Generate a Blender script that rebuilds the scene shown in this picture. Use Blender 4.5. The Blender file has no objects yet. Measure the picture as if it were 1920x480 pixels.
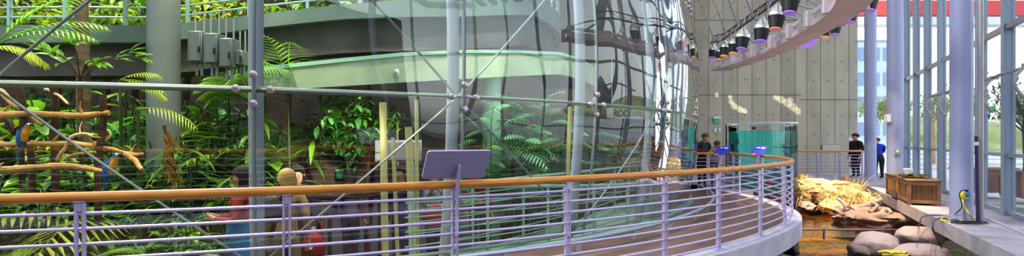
import bpy, bmesh, math, random
from mathutils import Vector, Matrix, noise
RND = random.Random(7)
PI = math.pi
SC = bpy.context.scene
COL = SC.collection
CX, CY = -7.0, 16.6          # centre of the dome
CZ, RG = 2.5, 12.1           # sphere centre height and radius
H0 = 1.475                   # eye height
F = 1000.0
def P(x, y, d):
    """world point seen at photo pixel (x, y) at depth d"""
    return Vector(((x-960)/F*d, d, H0-(y-260)/F*d))
def pol(r, a, z=0.0):
    a = math.radians(a)
    return Vector((CX+r*math.sin(a), CY-r*math.cos(a), z))
def lerp(a, b, t): return a+(b-a)*t
def interp(tab, x):
    if x <= tab[0][0]: return tab[0][1]
    for (x0, y0), (x1, y1) in zip(tab, tab[1:]):
        if x <= x1:
            t = (x-x0)/(x1-x0); return y0+(y1-y0)*t
    return tab[-1][1]
# ------------------------------------------------------------------ materials
def new_mat(name):
    m = bpy.data.materials.new(name); m.use_nodes = True
    nt = m.node_tree; nt.nodes.clear()
    out = nt.nodes.new('ShaderNodeOutputMaterial')
    return m, nt, out
def lk(nt, a, b): nt.links.new(a, b)
def mat(name, col, rough=0.5, metal=0.0, var=0.0, scale=6.0, bump=0.0, bscale=40.0, col2=None, emit=0.0, stretch=None, spec=0.5, coords='Object'):
    m, nt, out = new_mat(name)
    b = nt.nodes.new('ShaderNodeBsdfPrincipled'); lk(nt, b.outputs[0], out.inputs[0])
    b.inputs['Base Color'].default_value = (*col, 1); b.inputs['Roughness'].default_value = rough
    b.inputs['Metallic'].default_value = metal; b.inputs['Specular IOR Level'].default_value = spec
    tc = nt.nodes.new('ShaderNodeTexCoord'); mp = nt.nodes.new('ShaderNodeMapping')
    lk(nt, tc.outputs[coords], mp.inputs[0])
    if stretch: mp.inputs['Scale'].default_value = stretch
    if var > 0 or col2:
        n = nt.nodes.new('ShaderNodeTexNoise'); n.inputs['Scale'].default_value = scale; n.inputs['Detail'].default_value = 5
        lk(nt, mp.outputs[0], n.inputs['Vector'])
        r = nt.nodes.new('ShaderNodeValToRGB')
        c2 = col2 if col2 else tuple(c*(1-var) for c in col)
        c1 = col if col2 else tuple(min(1, c*(1+var)) for c in col)
        r.color_ramp.elements[0].position = .35; r.color_ramp.elements[1].position = .65
        r.color_ramp.elements[0].color = (*c2, 1); r.color_ramp.elements[1].color = (*c1, 1)
        lk(nt, n.outputs['Fac'], r.inputs[0]); lk(nt, r.outputs[0], b.inputs['Base Color'])
    if bump > 0:
        n2 = nt.nodes.new('ShaderNodeTexNoise'); n2.inputs['Scale'].default_value = bscale; n2.inputs['Detail'].default_value = 6
        lk(nt, mp.outputs[0], n2.inputs['Vector'])
        bp = nt.nodes.new('ShaderNodeBump'); bp.inputs['Strength'].default_value = bump; bp.inputs['Distance'].default_value = .03
        lk(nt, n2.outputs['Fac'], bp.inputs['Height']); lk(nt, bp.outputs[0], b.inputs['Normal'])
    if emit > 0:
        b.inputs['Emission Color'].default_value = (*col, 1); b.inputs['Emission Strength'].default_value = emit
    return m
def leaf_mat(name, dark, light, trans=.35, rough=.4):
    m, nt, out = new_mat(name)
    at = nt.nodes.new('ShaderNodeAttribute'); at.attribute_name = 'leaf'
    oi = nt.nodes.new('ShaderNodeObjectInfo')
    ad = nt.nodes.new('ShaderNodeMath'); ad.operation = 'MULTIPLY_ADD'
    lk(nt, oi.outputs['Random'], ad.inputs[0]); ad.inputs[1].default_value = .35; lk(nt, at.outputs['Fac'], ad.inputs[2])
    r = nt.nodes.new('ShaderNodeValToRGB')
    r.color_ramp.elements[0].color = (*dark, 1); r.color_ramp.elements[1].color = (*light, 1)
    r.color_ramp.elements[0].position = .1; r.color_ramp.elements[1].position = 1.25/1.3
    lk(nt, ad.outputs[0], r.inputs[0])
    b = nt.nodes.new('ShaderNodeBsdfPrincipled'); b.inputs['Roughness'].default_value = rough
    lk(nt, r.outputs[0], b.inputs['Base Color'])
    t = nt.nodes.new('ShaderNodeBsdfTranslucent'); lk(nt, r.outputs[0], t.inputs[0])
    mx = nt.nodes.new('ShaderNodeMixShader'); mx.inputs[0].default_value = trans
    lk(nt, b.outputs[0], mx.inputs[1]); lk(nt, t.outputs[0], mx.inputs[2]); lk(nt, mx.outputs[0], out.inputs[0])
    return m
def glass_mat(name, tint, refl=1.6, wav=0.0, wscale=1.2, base=0.0, ior=1.5, rough=0.0):
    m, nt, out = new_mat(name)
    tr = nt.nodes.new('ShaderNodeBsdfTransparent'); tr.inputs[0].default_value = (*tint, 1)
    gl = nt.nodes.new('ShaderNodeBsdfGlossy'); gl.inputs['Roughness'].default_value = rough
    fr = nt.nodes.new('ShaderNodeFresnel'); fr.inputs['IOR'].default_value = ior
    mu = nt.nodes.new('ShaderNodeMath'); mu.operation = 'MULTIPLY_ADD'; mu.use_clamp = True
    lk(nt, fr.outputs[0], mu.inputs[0]); mu.inputs[1].default_value = refl; mu.inputs[2].default_value = base
    mx = nt.nodes.new('ShaderNodeMixShader')
    lk(nt, mu.outputs[0], mx.inputs[0]); lk(nt, tr.outputs[0], mx.inputs[1]); lk(nt, gl.outputs[0], mx.inputs[2]); lk(nt, mx.outputs[0], out.inputs[0])
    if wav > 0:
        tc = nt.nodes.new('ShaderNodeTexCoord'); mp = nt.nodes.new('ShaderNodeMapping'); mp.inputs['Scale'].default_value = (1, 1, .45)
        lk(nt, tc.outputs['Object'], mp.inputs[0])
        n = nt.nodes.new('ShaderNodeTexNoise'); n.inputs['Scale'].default_value = wscale; n.inputs['Detail'].default_value = 1
        lk(nt, mp.outputs[0], n.inputs['Vector'])
        bp = nt.nodes.new('ShaderNodeBump'); bp.inputs['Strength'].default_value = wav; bp.inputs['Distance'].default_value = .25
        lk(nt, n.outputs['Fac'], bp.inputs['Height']); lk(nt, bp.outputs[0], gl.inputs['Normal'])
    return m
def stripe_mat(name, col, gap, mode, pitch, width=.06, rough=.5, var=.25, nscale=(1, 1, 1), ns=6, holes=None, bump=0):
    """boards or panel joints: mode 'radial' about the dome centre, or axis 'X','Y','Z' in object space"""
    m, nt, out = new_mat(name)
    b = nt.nodes.new('ShaderNodeBsdfPrincipled'); lk(nt, b.outputs[0], out.inputs[0]); b.inputs['Roughness'].default_value = rough
    tc = nt.nodes.new('ShaderNodeTexCoord')
    sep = nt.nodes.new('ShaderNodeSeparateXYZ')
    if mode == 'radial':
        vm = nt.nodes.new('ShaderNodeVectorMath'); vm.operation = 'SUBTRACT'; vm.inputs[1].default_value = (CX, CY, 0)
        lk(nt, tc.outputs['Object'], vm.inputs[0])
        ml = nt.nodes.new('ShaderNodeVectorMath'); ml.operation = 'MULTIPLY'; ml.inputs[1].default_value = (1, 1, 0); lk(nt, vm.outputs[0], ml.inputs[0])
        ln = nt.nodes.new('ShaderNodeVectorMath'); ln.operation = 'LENGTH'; lk(nt, ml.outputs[0], ln.inputs[0]); src = ln.outputs['Value']
    else:
        lk(nt, tc.outputs['Object'], sep.inputs[0]); src = sep.outputs[mode]
    d = nt.nodes.new('ShaderNodeMath'); d.operation = 'DIVIDE'; lk(nt, src, d.inputs[0]); d.inputs[1].default_value = pitch
    fr = nt.nodes.new('ShaderNodeMath'); fr.operation = 'FRACT'; lk(nt, d.outputs[0], fr.inputs[0])
    fl = nt.nodes.new('ShaderNodeMath'); fl.operation = 'FLOOR'; lk(nt, d.outputs[0], fl.inputs[0])
    lt = nt.nodes.new('ShaderNodeMath'); lt.operation = 'LESS_THAN'; lk(nt, fr.outputs[0], lt.inputs[0]); lt.inputs[1].default_value = width
    wn = nt.nodes.new('ShaderNodeTexWhiteNoise'); wn.noise_dimensions = '1D'; lk(nt, fl.outputs[0], wn.inputs['W'])
    mp = nt.nodes.new('ShaderNodeMapping'); mp.inputs['Scale'].default_value = nscale; lk(nt, tc.outputs['Object'], mp.inputs[0])
    n = nt.nodes.new('ShaderNodeTexNoise'); n.inputs['Scale'].default_value = ns; n.inputs['Detail'].default_value = 6; lk(nt, mp.outputs[0], n.inputs['Vector'])
    ad = nt.nodes.new('ShaderNodeMath'); ad.operation = 'MULTIPLY_ADD'; lk(nt, wn.outputs[0], ad.inputs[0]); ad.inputs[1].default_value = .35
    lk(nt, n.outputs['Fac'], ad.inputs[2])
    r = nt.nodes.new('ShaderNodeValToRGB'); r.color_ramp.elements[0].position = .35; r.color_ramp.elements[1].position = .95
    r.color_ramp.elements[0].color = (*[c*(1-var) for c in col], 1); r.color_ramp.elements[1].color = (*[min(1, c*(1+var)) for c in col], 1)
    lk(nt, ad.outputs[0], r.inputs[0])
    mx = nt.nodes.new('ShaderNodeMix'); mx.data_type = 'RGBA'
    lk(nt, lt.outputs[0], mx.inputs['Factor']); lk(nt, r.outputs[0], mx.inputs[6]); mx.inputs[7].default_value = (*gap, 1)
    lk(nt, mx.outputs[2], b.inputs['Base Color'])
    return m

M = {}
M['lav'] = mat('lavender_paint', (.57, .50, .75), .35, .25)
M['lavsign'] = mat('lavender_panel', (.42, .38, .60), .45, 0)
M['hand'] = mat('honey_wood_rail', (.74, .34, .075), .26, 0, .22, 5, 0, col2=(.60, .24, .045), stretch=(1, 1, 6))
M['steel'] = mat('blue_grey_steel', (.36, .45, .50), .4, .35)
M['ring'] = mat('pale_steel', (.25, .31, .30), .4, .3)
M['rod'] = mat('rod_steel', (.26, .30, .32), .35, .5)
M['disc'] = mat('bolt_steel', (.50, .44, .46), .3, .6)
M['rib'] = mat('rib_paint', (.30, .35, .45), .45, .1)
M['teal'] = mat('teal_green_paint', (.27, .42, .39), .45, .1)
M['conc'] = mat('concrete_pale', (.50, .47, .50), .8, 0, .18, 3, .25, 30)
M['curb'] = mat('concrete_curb', (.52, .50, .58), .8, 0, .10, 4, .2, 30)
M['deckR'] = mat('concrete_deck', (.42, .38, .43), .75, 0, .25, 1.3, .15, 25)
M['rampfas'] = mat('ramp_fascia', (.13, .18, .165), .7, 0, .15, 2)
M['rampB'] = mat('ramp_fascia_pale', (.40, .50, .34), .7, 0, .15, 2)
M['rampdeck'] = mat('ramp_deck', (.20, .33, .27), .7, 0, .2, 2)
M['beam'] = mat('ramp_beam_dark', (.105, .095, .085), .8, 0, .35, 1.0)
M['colL'] = mat('interior_column', (.19, .215, .21), .6, 0, .1, 2)
M['colG'] = mat('green_column', (.36, .60, .46), .6, 0, .1, 2)
M['colR'] = mat('hall_column', (.36, .39, .60), .4, 0, .04, 1)
M['fin'] = mat('mullion_paint', (.34, .42, .52), .4, .2)
M['fin2'] = mat('transom_paint', (.42, .38, .40), .4, .3)
M['floor'] = stripe_mat('walkway_boards', (.19, .108, .085), (.07, .036, .028), 'radial', .14, .06, .4, .35, (1, 1, 1), 3)
M['inner'] = stripe_mat('interior_boards', (.028, .019, .022), (.02, .014, .014), 'X', .22, .06, .5, .3)
M['wall'] = stripe_mat('board_formed_concrete', (.45, .42, .335), (.10, .095, .075), 'X', .594, .035, .85, .18, (1.2, 1.2, .5), 1.4)
M['groove'] = mat('wall_joint', (.16, .15, .13), .9)  # dark joint lines between the concrete panels
M['hole'] = mat('tie_hole', (.07, .065, .06), .9)
M['dark'] = mat('dark_soil', (.035, .026, .02), .9, 0, .4, 2, .6, 6)
M['rockwall'] = mat('rainforest_backdrop', (.085, .06, .045), .9, 0, .5, .7, .8, 3, col2=(.03, .032, .02))
M['rock'] = mat('boulder', (.36, .285, .28), .8, 0, 0, 3, .6, 9, col2=(.22, .15, .16))
M['rockd'] = mat('dark_wet_rock', (.13, .09, .09), .5, 0, 0, 4, .8, 12, col2=(.035, .025, .03))
M['moss'] = mat('mossy_rock', (.30, .26, .08), .9, 0, 0, 3, .8, 14, col2=(.17, .10, .07))
M['mossy'] = mat('yellow_moss', (.50, .42, .08), .9, 0, .3, 14, .5, 30)
M['straw'] = mat('straw', (.88, .68, .32), .8, 0, .25, 9, .3, 30)
M['strawm'] = mat('straw_mass', (.86, .64, .30), .9, 0, 0, 7, 1.0, 30, col2=(.50, .28, .09))
M['strawb'] = leaf_mat('straw_blade', (.52, .28, .07), (1.0, .80, .44), .25, .7)
M['drift'] = mat('driftwood', (.36, .28, .27), .8, 0, .25, 5, .4, 20)
M['bark'] = mat('orange_bark', (.52, .29, .10), .8, 0, .35, 7, .5, 25)
M['barkd'] = mat('dark_bark', (.085, .042, .025), .85, 0, .4, 6, .5, 25)
M['barkp'] = mat('pale_wood', (.66, .46, .24), .7, 0, .25, 7, .3, 25)
M['palmtrunk'] = mat('palm_trunk', (.13, .095, .06), .85, 0, .35, 3, .5, 20, stretch=(1, 1, 4))
M['stem'] = mat('green_stem', (.045, .075, .018), .6)
M['bamboo'] = mat('bamboo_pole', (.50, .46, .22), .5, 0, .15, 4, stretch=(1, 1, .3))
M['leafA'] = leaf_mat('leaf_broad', (.006, .04, .004), (.24, .52, .03))
M['leafB'] = leaf_mat('leaf_bluish', (.005, .03, .010), (.09, .29, .06))
M['leafY'] = leaf_mat('leaf_yellow_green', (.05, .14, .006), (.48, .55, .04), .45)
M['leafO'] = leaf_mat('leaf_orange', (.30, .12, .01), (.85, .42, .02), .4)
M['leafF'] = leaf_mat('leaf_feather', (.012, .08, .035), (.20, .52, .20))
M['dry'] = leaf_mat('leaf_dry', (.20, .09, .02), (.50, .27, .06))
M['blk'] = mat('black_metal', (.018, .017, .022), .45)
M['silver'] = mat('silver_metal', (.66, .66, .62), .25, .8)
M['truss'] = mat('bridge_paint', (.70, .60, .66), .45, .15, .08, 2)
M['white'] = mat('white_plastic', (.75, .74, .78), .5)
M['cab'] = mat('cabinet_grey', (.17, .195, .19), .5, .1)
M['greybox'] = mat('grey_box', (.35, .35, .38), .5)
M['crate'] = stripe_mat('crate_slats', (.15, .07, .03), (.045, .02, .01), 'X', .075, .09, .55, .3, (1, 1, .2), 9)
M['cratelid'] = mat('crate_boards', (.22, .125, .07), .55, 0, .25, 6, stretch=(1, 1, 1))
M['crateo'] = mat('crate_orange', (.50, .19, .03), .5, 0, .2, 6)
M['cloth'] = mat('camouflage_cloth', (.10, .12, .04), .95, 0, 0, 14, .6, 30, col2=(.02, .022, .012))
M['yellow'] = mat('yellow_cable', (.78, .62, .05), .5)
M['bluep'] = mat('blue_device', (.10, .30, .52), .4)
M['navy'] = mat('navy_tube', (.035, .03, .10), .4)
M['bluesign'] = mat('blue_panel', (.02, .035, .48), .4)
M['pink'] = mat('pink_print', (.62, .18, .16), .5)
M['green'] = mat('exit_green', (.03, .36, .15), .4, emit=.25); M['dgreen'] = mat('box_green', (.015, .15, .07), .5)
M['redp'] = mat('red_paint', (.66, .03, .02), .5)
M['red'] = mat('red_fabric', (.30, .01, .014), .8)
M['orange'] = mat('orange_plastic', (.62, .13, .01), .5)
M['brownp'] = mat('brown_planter', (.30, .095, .055), .6, 0, .2, 4)
M['coral'] = mat('pink_coral', (.28, .06, .11), .8, 0, .5, 7, .8, 12)
M['tankrock'] = mat('tank_rock', (.035, .018, .024), .9, 0, .5, 5, .8, 10)
M['build'] = mat('far_building', (.42, .52, .66), .6, 0, .1, 1)
M['winblue'] = mat('far_window', (.16, .25, .40), .2)
M['terrace'] = mat('terrace_paving', (.62, .60, .58), .8, 0, .1, 1)
M['hill'] = mat('far_hill', (.42, .46, .20), .9, 0, .3, .2)
M['glass'] = glass_mat('dome_glass', (.86, .93, .90), 2.6, .33, .75)
M['win'] = glass_mat('window_glass', (.95, .98, .98), .3)
M['acryl'] = glass_mat('acrylic', (.90, .97, .95), 1.2)
M['acrylE'] = glass_mat('acrylic_edge', (.72, .86, .80), 1.2, base=.05)
M['divider'] = glass_mat('divider_glass', (.85, .93, .93), 1.0)
M['divtop'] = mat('divider_edge', (.10, .08, .10), .4)
for nm, c in dict(lensP=(.45, .25, .85), lensO=(.95, .55, .2), lensR=(.85, .3, .3), lensW=(.8, .75, .9)).items():
    M[nm] = mat('lens_'+nm, c, .3, emit=.22)
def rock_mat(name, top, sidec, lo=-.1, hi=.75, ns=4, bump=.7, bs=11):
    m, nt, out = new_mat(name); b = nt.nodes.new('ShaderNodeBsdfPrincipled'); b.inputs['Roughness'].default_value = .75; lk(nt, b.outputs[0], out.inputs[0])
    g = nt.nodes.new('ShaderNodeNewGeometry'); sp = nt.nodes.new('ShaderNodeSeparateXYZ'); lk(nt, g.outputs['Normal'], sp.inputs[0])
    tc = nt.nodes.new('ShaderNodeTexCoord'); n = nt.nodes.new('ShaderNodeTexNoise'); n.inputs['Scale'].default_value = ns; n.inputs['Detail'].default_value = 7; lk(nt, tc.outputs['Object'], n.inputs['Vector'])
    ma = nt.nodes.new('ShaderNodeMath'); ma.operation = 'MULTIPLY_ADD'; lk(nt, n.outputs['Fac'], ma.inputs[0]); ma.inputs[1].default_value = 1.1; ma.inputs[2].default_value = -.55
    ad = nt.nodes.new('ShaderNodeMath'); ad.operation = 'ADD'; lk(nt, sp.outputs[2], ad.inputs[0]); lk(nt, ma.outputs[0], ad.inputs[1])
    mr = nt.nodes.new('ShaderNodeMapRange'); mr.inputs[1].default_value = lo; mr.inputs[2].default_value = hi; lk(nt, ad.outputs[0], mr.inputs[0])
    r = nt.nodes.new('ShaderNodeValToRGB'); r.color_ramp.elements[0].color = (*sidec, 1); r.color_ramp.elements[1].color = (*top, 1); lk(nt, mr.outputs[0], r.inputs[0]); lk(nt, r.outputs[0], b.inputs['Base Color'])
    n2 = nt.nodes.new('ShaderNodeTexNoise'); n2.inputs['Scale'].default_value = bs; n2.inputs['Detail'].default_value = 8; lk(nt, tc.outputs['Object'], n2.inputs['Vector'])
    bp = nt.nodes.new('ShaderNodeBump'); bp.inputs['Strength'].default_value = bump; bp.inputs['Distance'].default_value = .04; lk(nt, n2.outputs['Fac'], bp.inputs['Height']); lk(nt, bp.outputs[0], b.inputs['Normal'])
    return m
M['rock'] = rock_mat('boulder_lit', (.34, .26, .245), (.10, .07, .075), -.35, .65, 3)  # lit tops and shaded sides put into the colour
M['ledge'] = rock_mat('ledge_rock', (.29, .22, .205), (.035, .022, .028), .05, .8, 5)  # light on the tops and shade on the faces painted in
M['rockd'] = rock_mat('dark_wet_rock_lit_top', (.15, .105, .10), (.03, .02, .022), -.1, .8, 5)  # wet rock, its top painted lit and its sides shaded
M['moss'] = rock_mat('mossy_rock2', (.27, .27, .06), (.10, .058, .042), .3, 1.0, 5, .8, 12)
M['strawm'] = rock_mat('straw_thatch_lit_top', (.92, .72, .36), (.34, .17, .05), -.55, .35, 16, 1.0, 40)  # straw highlights on top and brown shadow at the sides painted in
# teal water of the tank
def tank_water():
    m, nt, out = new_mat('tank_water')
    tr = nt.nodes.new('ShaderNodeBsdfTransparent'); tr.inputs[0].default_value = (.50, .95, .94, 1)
    glow = nt.nodes.new('ShaderNodeEmission'); glow.inputs[0].default_value = (.08, .52, .52, 1); glow.inputs[1].default_value = .9  # emission added to brighten the water, no lamp inside
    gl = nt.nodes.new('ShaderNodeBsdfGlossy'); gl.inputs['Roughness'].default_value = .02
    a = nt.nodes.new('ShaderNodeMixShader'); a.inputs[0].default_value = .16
    lk(nt, tr.outputs[0], a.inputs[1]); lk(nt, glow.outputs[0], a.inputs[2])
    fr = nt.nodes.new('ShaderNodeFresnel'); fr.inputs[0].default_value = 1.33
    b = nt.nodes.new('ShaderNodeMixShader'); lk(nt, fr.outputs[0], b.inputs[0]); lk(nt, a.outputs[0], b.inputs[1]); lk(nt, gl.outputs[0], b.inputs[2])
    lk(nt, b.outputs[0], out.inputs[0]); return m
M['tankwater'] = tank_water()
def pond_mat(name, bs, bd, sc, tint):
    m, nt, out = new_mat(name)
    tr = nt.nodes.new('ShaderNodeBsdfTransparent'); tr.inputs[0].default_value = (*tint, 1)
    gl = nt.nodes.new('ShaderNodeBsdfGlossy'); gl.inputs['Roughness'].default_value = .03
    fr = nt.nodes.new('ShaderNodeFresnel'); fr.inputs[0].default_value = 1.4
    mu = nt.nodes.new('ShaderNodeMath'); mu.operation = 'MULTIPLY_ADD'; mu.use_clamp = True; lk(nt, fr.outputs[0], mu.inputs[0]); mu.inputs[1].default_value = 1.3; mu.inputs[2].default_value = .10
    mx = nt.nodes.new('ShaderNodeMixShader'); lk(nt, mu.outputs[0], mx.inputs[0]); lk(nt, tr.outputs[0], mx.inputs[1]); lk(nt, gl.outputs[0], mx.inputs[2])
    lk(nt, mx.outputs[0], out.inputs[0])
    tc = nt.nodes.new('ShaderNodeTexCoord'); n = nt.nodes.new('ShaderNodeTexNoise'); n.inputs['Scale'].default_value = sc; n.inputs['Detail'].default_value = 3
    lk(nt, tc.outputs['Object'], n.inputs['Vector'])
    bp = nt.nodes.new('ShaderNodeBump'); bp.inputs['Strength'].default_value = bs; bp.inputs['Distance'].default_value = bd
    lk(nt, n.outputs['Fac'], bp.inputs['Height']); lk(nt, bp.outputs[0], gl.inputs['Normal']); lk(nt, bp.outputs[0], fr.inputs['Normal'])
    return m
M['pond'] = pond_mat('pond_water', .3, .05, 6, (.86, .62, .32)); M['pondn'] = pond_mat('pond_ripples', 1.0, .35, 8, (.60, .72, .84))
M['bed'] = mat('pond_bed', (.66, .44, .20), .9, 0, 0, 7, .6, 12, col2=(.30, .17, .08))  # bed coloured golden to stand in for straw reflected on the water

# ------------------------------------------------------------------ mesh building
class MB:
    def __init__(s): s.v = []; s.f = []; s.mi = []; s.c = []
    def add(s, vs, fs, mi=0, c=0.0):
        o = len(s.v); s.v += [tuple(v) for v in vs]; s.c += [c]*len(vs)
        s.f += [tuple(i+o for i in f) for f in fs]; s.mi += [mi]*len(fs); return s
    def box(s, c, size, rot=0.0, mi=0, ax=None):
        """box centred at c; rot about z, or ax = 3 axis vectors"""
        hx, hy, hz = size[0]/2, size[1]/2, size[2]/2
        if ax is None:
            ca, sa = math.cos(rot), math.sin(rot); ax = (Vector((ca, sa, 0)), Vector((-sa, ca, 0)), Vector((0, 0, 1)))
        c = Vector(c)
        b = min(hx, hy, hz)*.12
        vs = []
        for sx in (-1, 1):
            for sy in (-1, 1):
                for sz in (-1, 1): vs.append(c+ax[0]*hx*sx+ax[1]*hy*sy+ax[2]*hz*sz)
        return s.add(vs, [(0, 1, 3, 2), (4, 6, 7, 5), (0, 4, 5, 1), (2, 3, 7, 6), (0, 2, 6, 4), (1, 5, 7, 3)], mi)
    def bbox(s, c, size, bev=.01, rot=0.0, mi=0, ax=None):
        """box with chamfered edges"""
        bm = bmesh.new(); bmesh.ops.create_cube(bm, size=1)
        for v in bm.verts: v.co = Vector((v.co.x*size[0], v.co.y*size[1], v.co.z*size[2]))
        bmesh.ops.bevel(bm, geom=bm.edges[:], offset=min(bev, min(size)*.4), segments=1, affect='EDGES')
        if ax is None:
            ca, sa = math.cos(rot), math.sin(rot); ax = (Vector((ca, sa, 0)), Vector((-sa, ca, 0)), Vector((0, 0, 1)))
        c = Vector(c); bm.verts.index_update()
        s.add([c+ax[0]*v.co.x+ax[1]*v.co.y+ax[2]*v.co.z for v in bm.verts], [[v.index for v in f.verts] for f in bm.faces], mi); bm.free(); return s
    def tube(s, pts, r, n=8, mi=0, cap=True, c=0.0, flat=1.0):
        pts = [Vector(p) for p in pts]; k = len(pts)
        rs = r if isinstance(r, (list, tuple)) else [r]*k
        vs = []; up = Vector((0, 0, 1)); prev = None
        for i, p in enumerate(pts):
            t = (pts[min(i+1, k-1)]-pts[max(i-1, 0)])
            t = t.normalized() if t.length > 1e-9 else Vector((0, 0, 1))
            if prev is None:
                a = t.cross(up if abs(t.z) < .95 else Vector((1, 0, 0))).normalized()
            else:
                a = prev-t*prev.dot(t); a = a.normalized() if a.length > 1e-6 else t.cross(up).normalized()
            prev = a; b = a.cross(t)
            for j in range(n):
                q = 2*PI*j/n; vs.append(p+a*math.cos(q)*rs[i]+b*math.sin(q)*rs[i]*flat)
        fs = []
        for i in range(k-1):
            for j in range(n):
                fs.append((i*n+j, i*n+(j+1) % n, (i+1)*n+(j+1) % n, (i+1)*n+j))
        if cap: fs += [tuple(range(n-1, -1, -1)), tuple((k-1)*n+j for j in range(n))]
        return s.add(vs, fs, mi, c)
    def cyl(s, p0, p1, r, n=12, mi=0): return s.tube([p0, p1], r, n, mi)
    def lathe(s, prof, n=16, at=(0, 0, 0), mi=0, ax=None, cap=True):
        at = Vector(at); ax = ax or (Vector((1, 0, 0)), Vector((0, 1, 0)), Vector((0, 0, 1)))
        vs = []; fs = []
        for r, z in prof:
            for j in range(n):
                q = 2*PI*j/n; vs.append(at+ax[0]*(r*math.cos(q))+ax[1]*(r*math.sin(q))+ax[2]*z)
        for i in range(len(prof)-1):
            for j in range(n): fs.append((i*n+j, i*n+(j+1) % n, (i+1)*n+(j+1) % n, (i+1)*n+j))
        if cap: fs += [tuple(range(n-1, -1, -1)), tuple((len(prof)-1)*n+j for j in range(n))]
        return s.add(vs, fs, mi)
    def prism(s, poly, off, mi=0):
        """polygon (list of points) extruded by vector off"""
        n = len(poly); off = Vector(off); a = [Vector(p) for p in poly]
        return s.add(a+[p+off for p in a], [tuple(range(n-1, -1, -1)), tuple(range(n, 2*n))]+[(i, (i+1) % n, n+(i+1) % n, n+i) for i in range(n)], mi)
    def ringslab(s, r0, r1, a0, a1, zt, th, n=40, mi=0):
        """curved slab about the dome centre; r0, r1, zt may be functions of the angle"""
        g = lambda q, a: q(a) if callable(q) else q
        vs = []
        for i in range(n+1):
            a = a0+(a1-a0)*i/n; z = g(zt, a)
            vs += [pol(g(r0, a), a, z), pol(g(r1, a), a, z), pol(g(r1, a), a, z-g(th, a)), pol(g(r0, a), a, z-g(th, a))]
        fs = []
        for i in range(n):
            o = 4*i
            for j in range(4): fs.append((o+j, o+4+j, o+4+(j+1) % 4, o+(j+1) % 4))
        fs += [(0, 1, 2, 3), (4*n+3, 4*n+2, 4*n+1, 4*n)]
        return s.add(vs, fs, mi)
    def blob(s, c, size, seed=0, amp=.18, fr=1.3, n=3, mi=0, rot=0.0, squash=None):
        bm = bmesh.new(); bmesh.ops.create_icosphere(bm, subdivisions=n, radius=1); c = Vector(c)
        ca, sa = math.cos(rot), math.sin(rot); sd = Vector((seed*3.1, seed*1.7, seed*2.3))
        bm.verts.index_update(); vs = []
        for v in bm.verts:
            p = v.co.copy(); k = 1+amp*(noise.noise(p*fr+sd)*1.4+.5*noise.noise(p*fr*2.7+sd))
            p *= k
            if squash and p.z < squash: p.z = squash+(p.z-squash)*.25
            x, y, z = p.x*size[0], p.y*size[1], p.z*size[2]
            vs.append(c+Vector((x*ca-y*sa, x*sa+y*ca, z)))
        s.add(vs, [[v.index for v in f.verts] for f in bm.faces], mi); bm.free(); return s
    # ---- leaves
    def leaf(s, base, d, up, L, W, droop=.4, c=.5, seg=4, mi=0, fold=.25, shape=(0, .55, 1, .8, .45, 0)):
        d = Vector(d).normalized(); up = Vector(up); side = d.cross(up)
        side = side.normalized() if side.length > 1e-5 else Vector((1, 0, 0)); nrm = side.cross(d).normalized()
        vs = []; p = Vector(base); dirn = d.copy()
        for i in range(seg+1):
            t = i/seg; w = W*.5*interp([(k/(len(shape)-1), v) for k, v in enumerate(shape)], t)
            n2 = side.cross(dirn).normalized()
            vs += [p-side*w+n2*w*fold, p.copy(), p+side*w+n2*w*fold]
            dirn = (dirn-nrm*droop/seg-Vector((0, 0, 1))*droop*.3/seg).normalized(); p = p+dirn*(L/seg)
        fs = []
        for i in range(seg):
            o = 3*i; fs += [(o, o+1, o+4, o+3), (o+1, o+2, o+5, o+4)]
        return s.add(vs, fs, mi, c)
    def frond(s, base, d, L, pairs=16, LL=.28, W=.035, droop=1.0, c=.5, rnd=RND, spread=1.0, mi=0, start=.15):
        d = Vector(d).normalized(); p = Vector(base); dirn = d.copy(); pts = [p.copy()]; n = pairs
        side = d.cross(Vector((0, 0, 1))); side = side.normalized() if side.length > 1e-4 else Vector((1, 0, 0))
        for i in range(n):
            dirn = (dirn+Vector((0, 0, -1))*droop/n*(.4+1.2*i/n)).normalized(); p = p+dirn*(L/n); pts.append(p.copy())
            t = (i+1)/n
            if t < start: continue
            ll = LL*(.35+1.3*math.sin(PI*min(1, .12+.86*t)))*.75
            for sg in (-1, 1):
                ld = (side*sg*spread+dirn*.75+Vector((0, 0, .12*(1-t)))).normalized()
                s.leaf(p, ld, Vector((0, 0, 1)), ll, W, .5, max(0, min(1, c+rnd.uniform(-.15, .15))), 2, mi, .2, (.6, 1, 0))
        s.tube(pts, [.009*(1-.7*i/n) for i in range(n+1)], 4, mi, False, c*.7); return s
    def mesh(s, name, smooth=False, off=None):
        me = bpy.data.meshes.new(name)
        vs = s.v if off is None else [(v[0]-off[0], v[1]-off[1], v[2]-off[2]) for v in s.v]
        me.from_pydata(vs, [], s.f); me.polygons.foreach_set('material_index', s.mi)
        if smooth: me.polygons.foreach_set('use_smooth', [True]*len(me.polygons))
        if any(s.c):
            a = me.attributes.new('leaf', 'FLOAT', 'POINT'); a.data.foreach_set('value', s.c)
        me.validate(); me.update(); return me
def root_off(o):
    v = Vector((0, 0, 0))
    while o is not None: v = v+o.location; o = o.parent
    return v
def mats_of(m): return m if isinstance(m, (list, tuple)) else [m]
def finish(me, m):
    for k in mats_of(m): me.materials.append(M[k] if isinstance(k, str) else k)
def smooth_by_angle(me, ang=40):
    me.polygons.foreach_set('use_smooth', [True]*len(me.polygons))
    try: me.set_sharp_from_angle(angle=math.radians(ang))
    except Exception: pass
def part(name, mb, m, parent, smooth=True, label=None, stuff=False):
    me = mb.mesh(name, False, root_off(parent)); finish(me, m)
    if smooth: smooth_by_angle(me)
    o = bpy.data.objects.new(name, me); COL.objects.link(o); o.parent = parent
    if label: o['label'] = label
    if stuff: o['kind'] = 'stuff'
    return o
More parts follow.
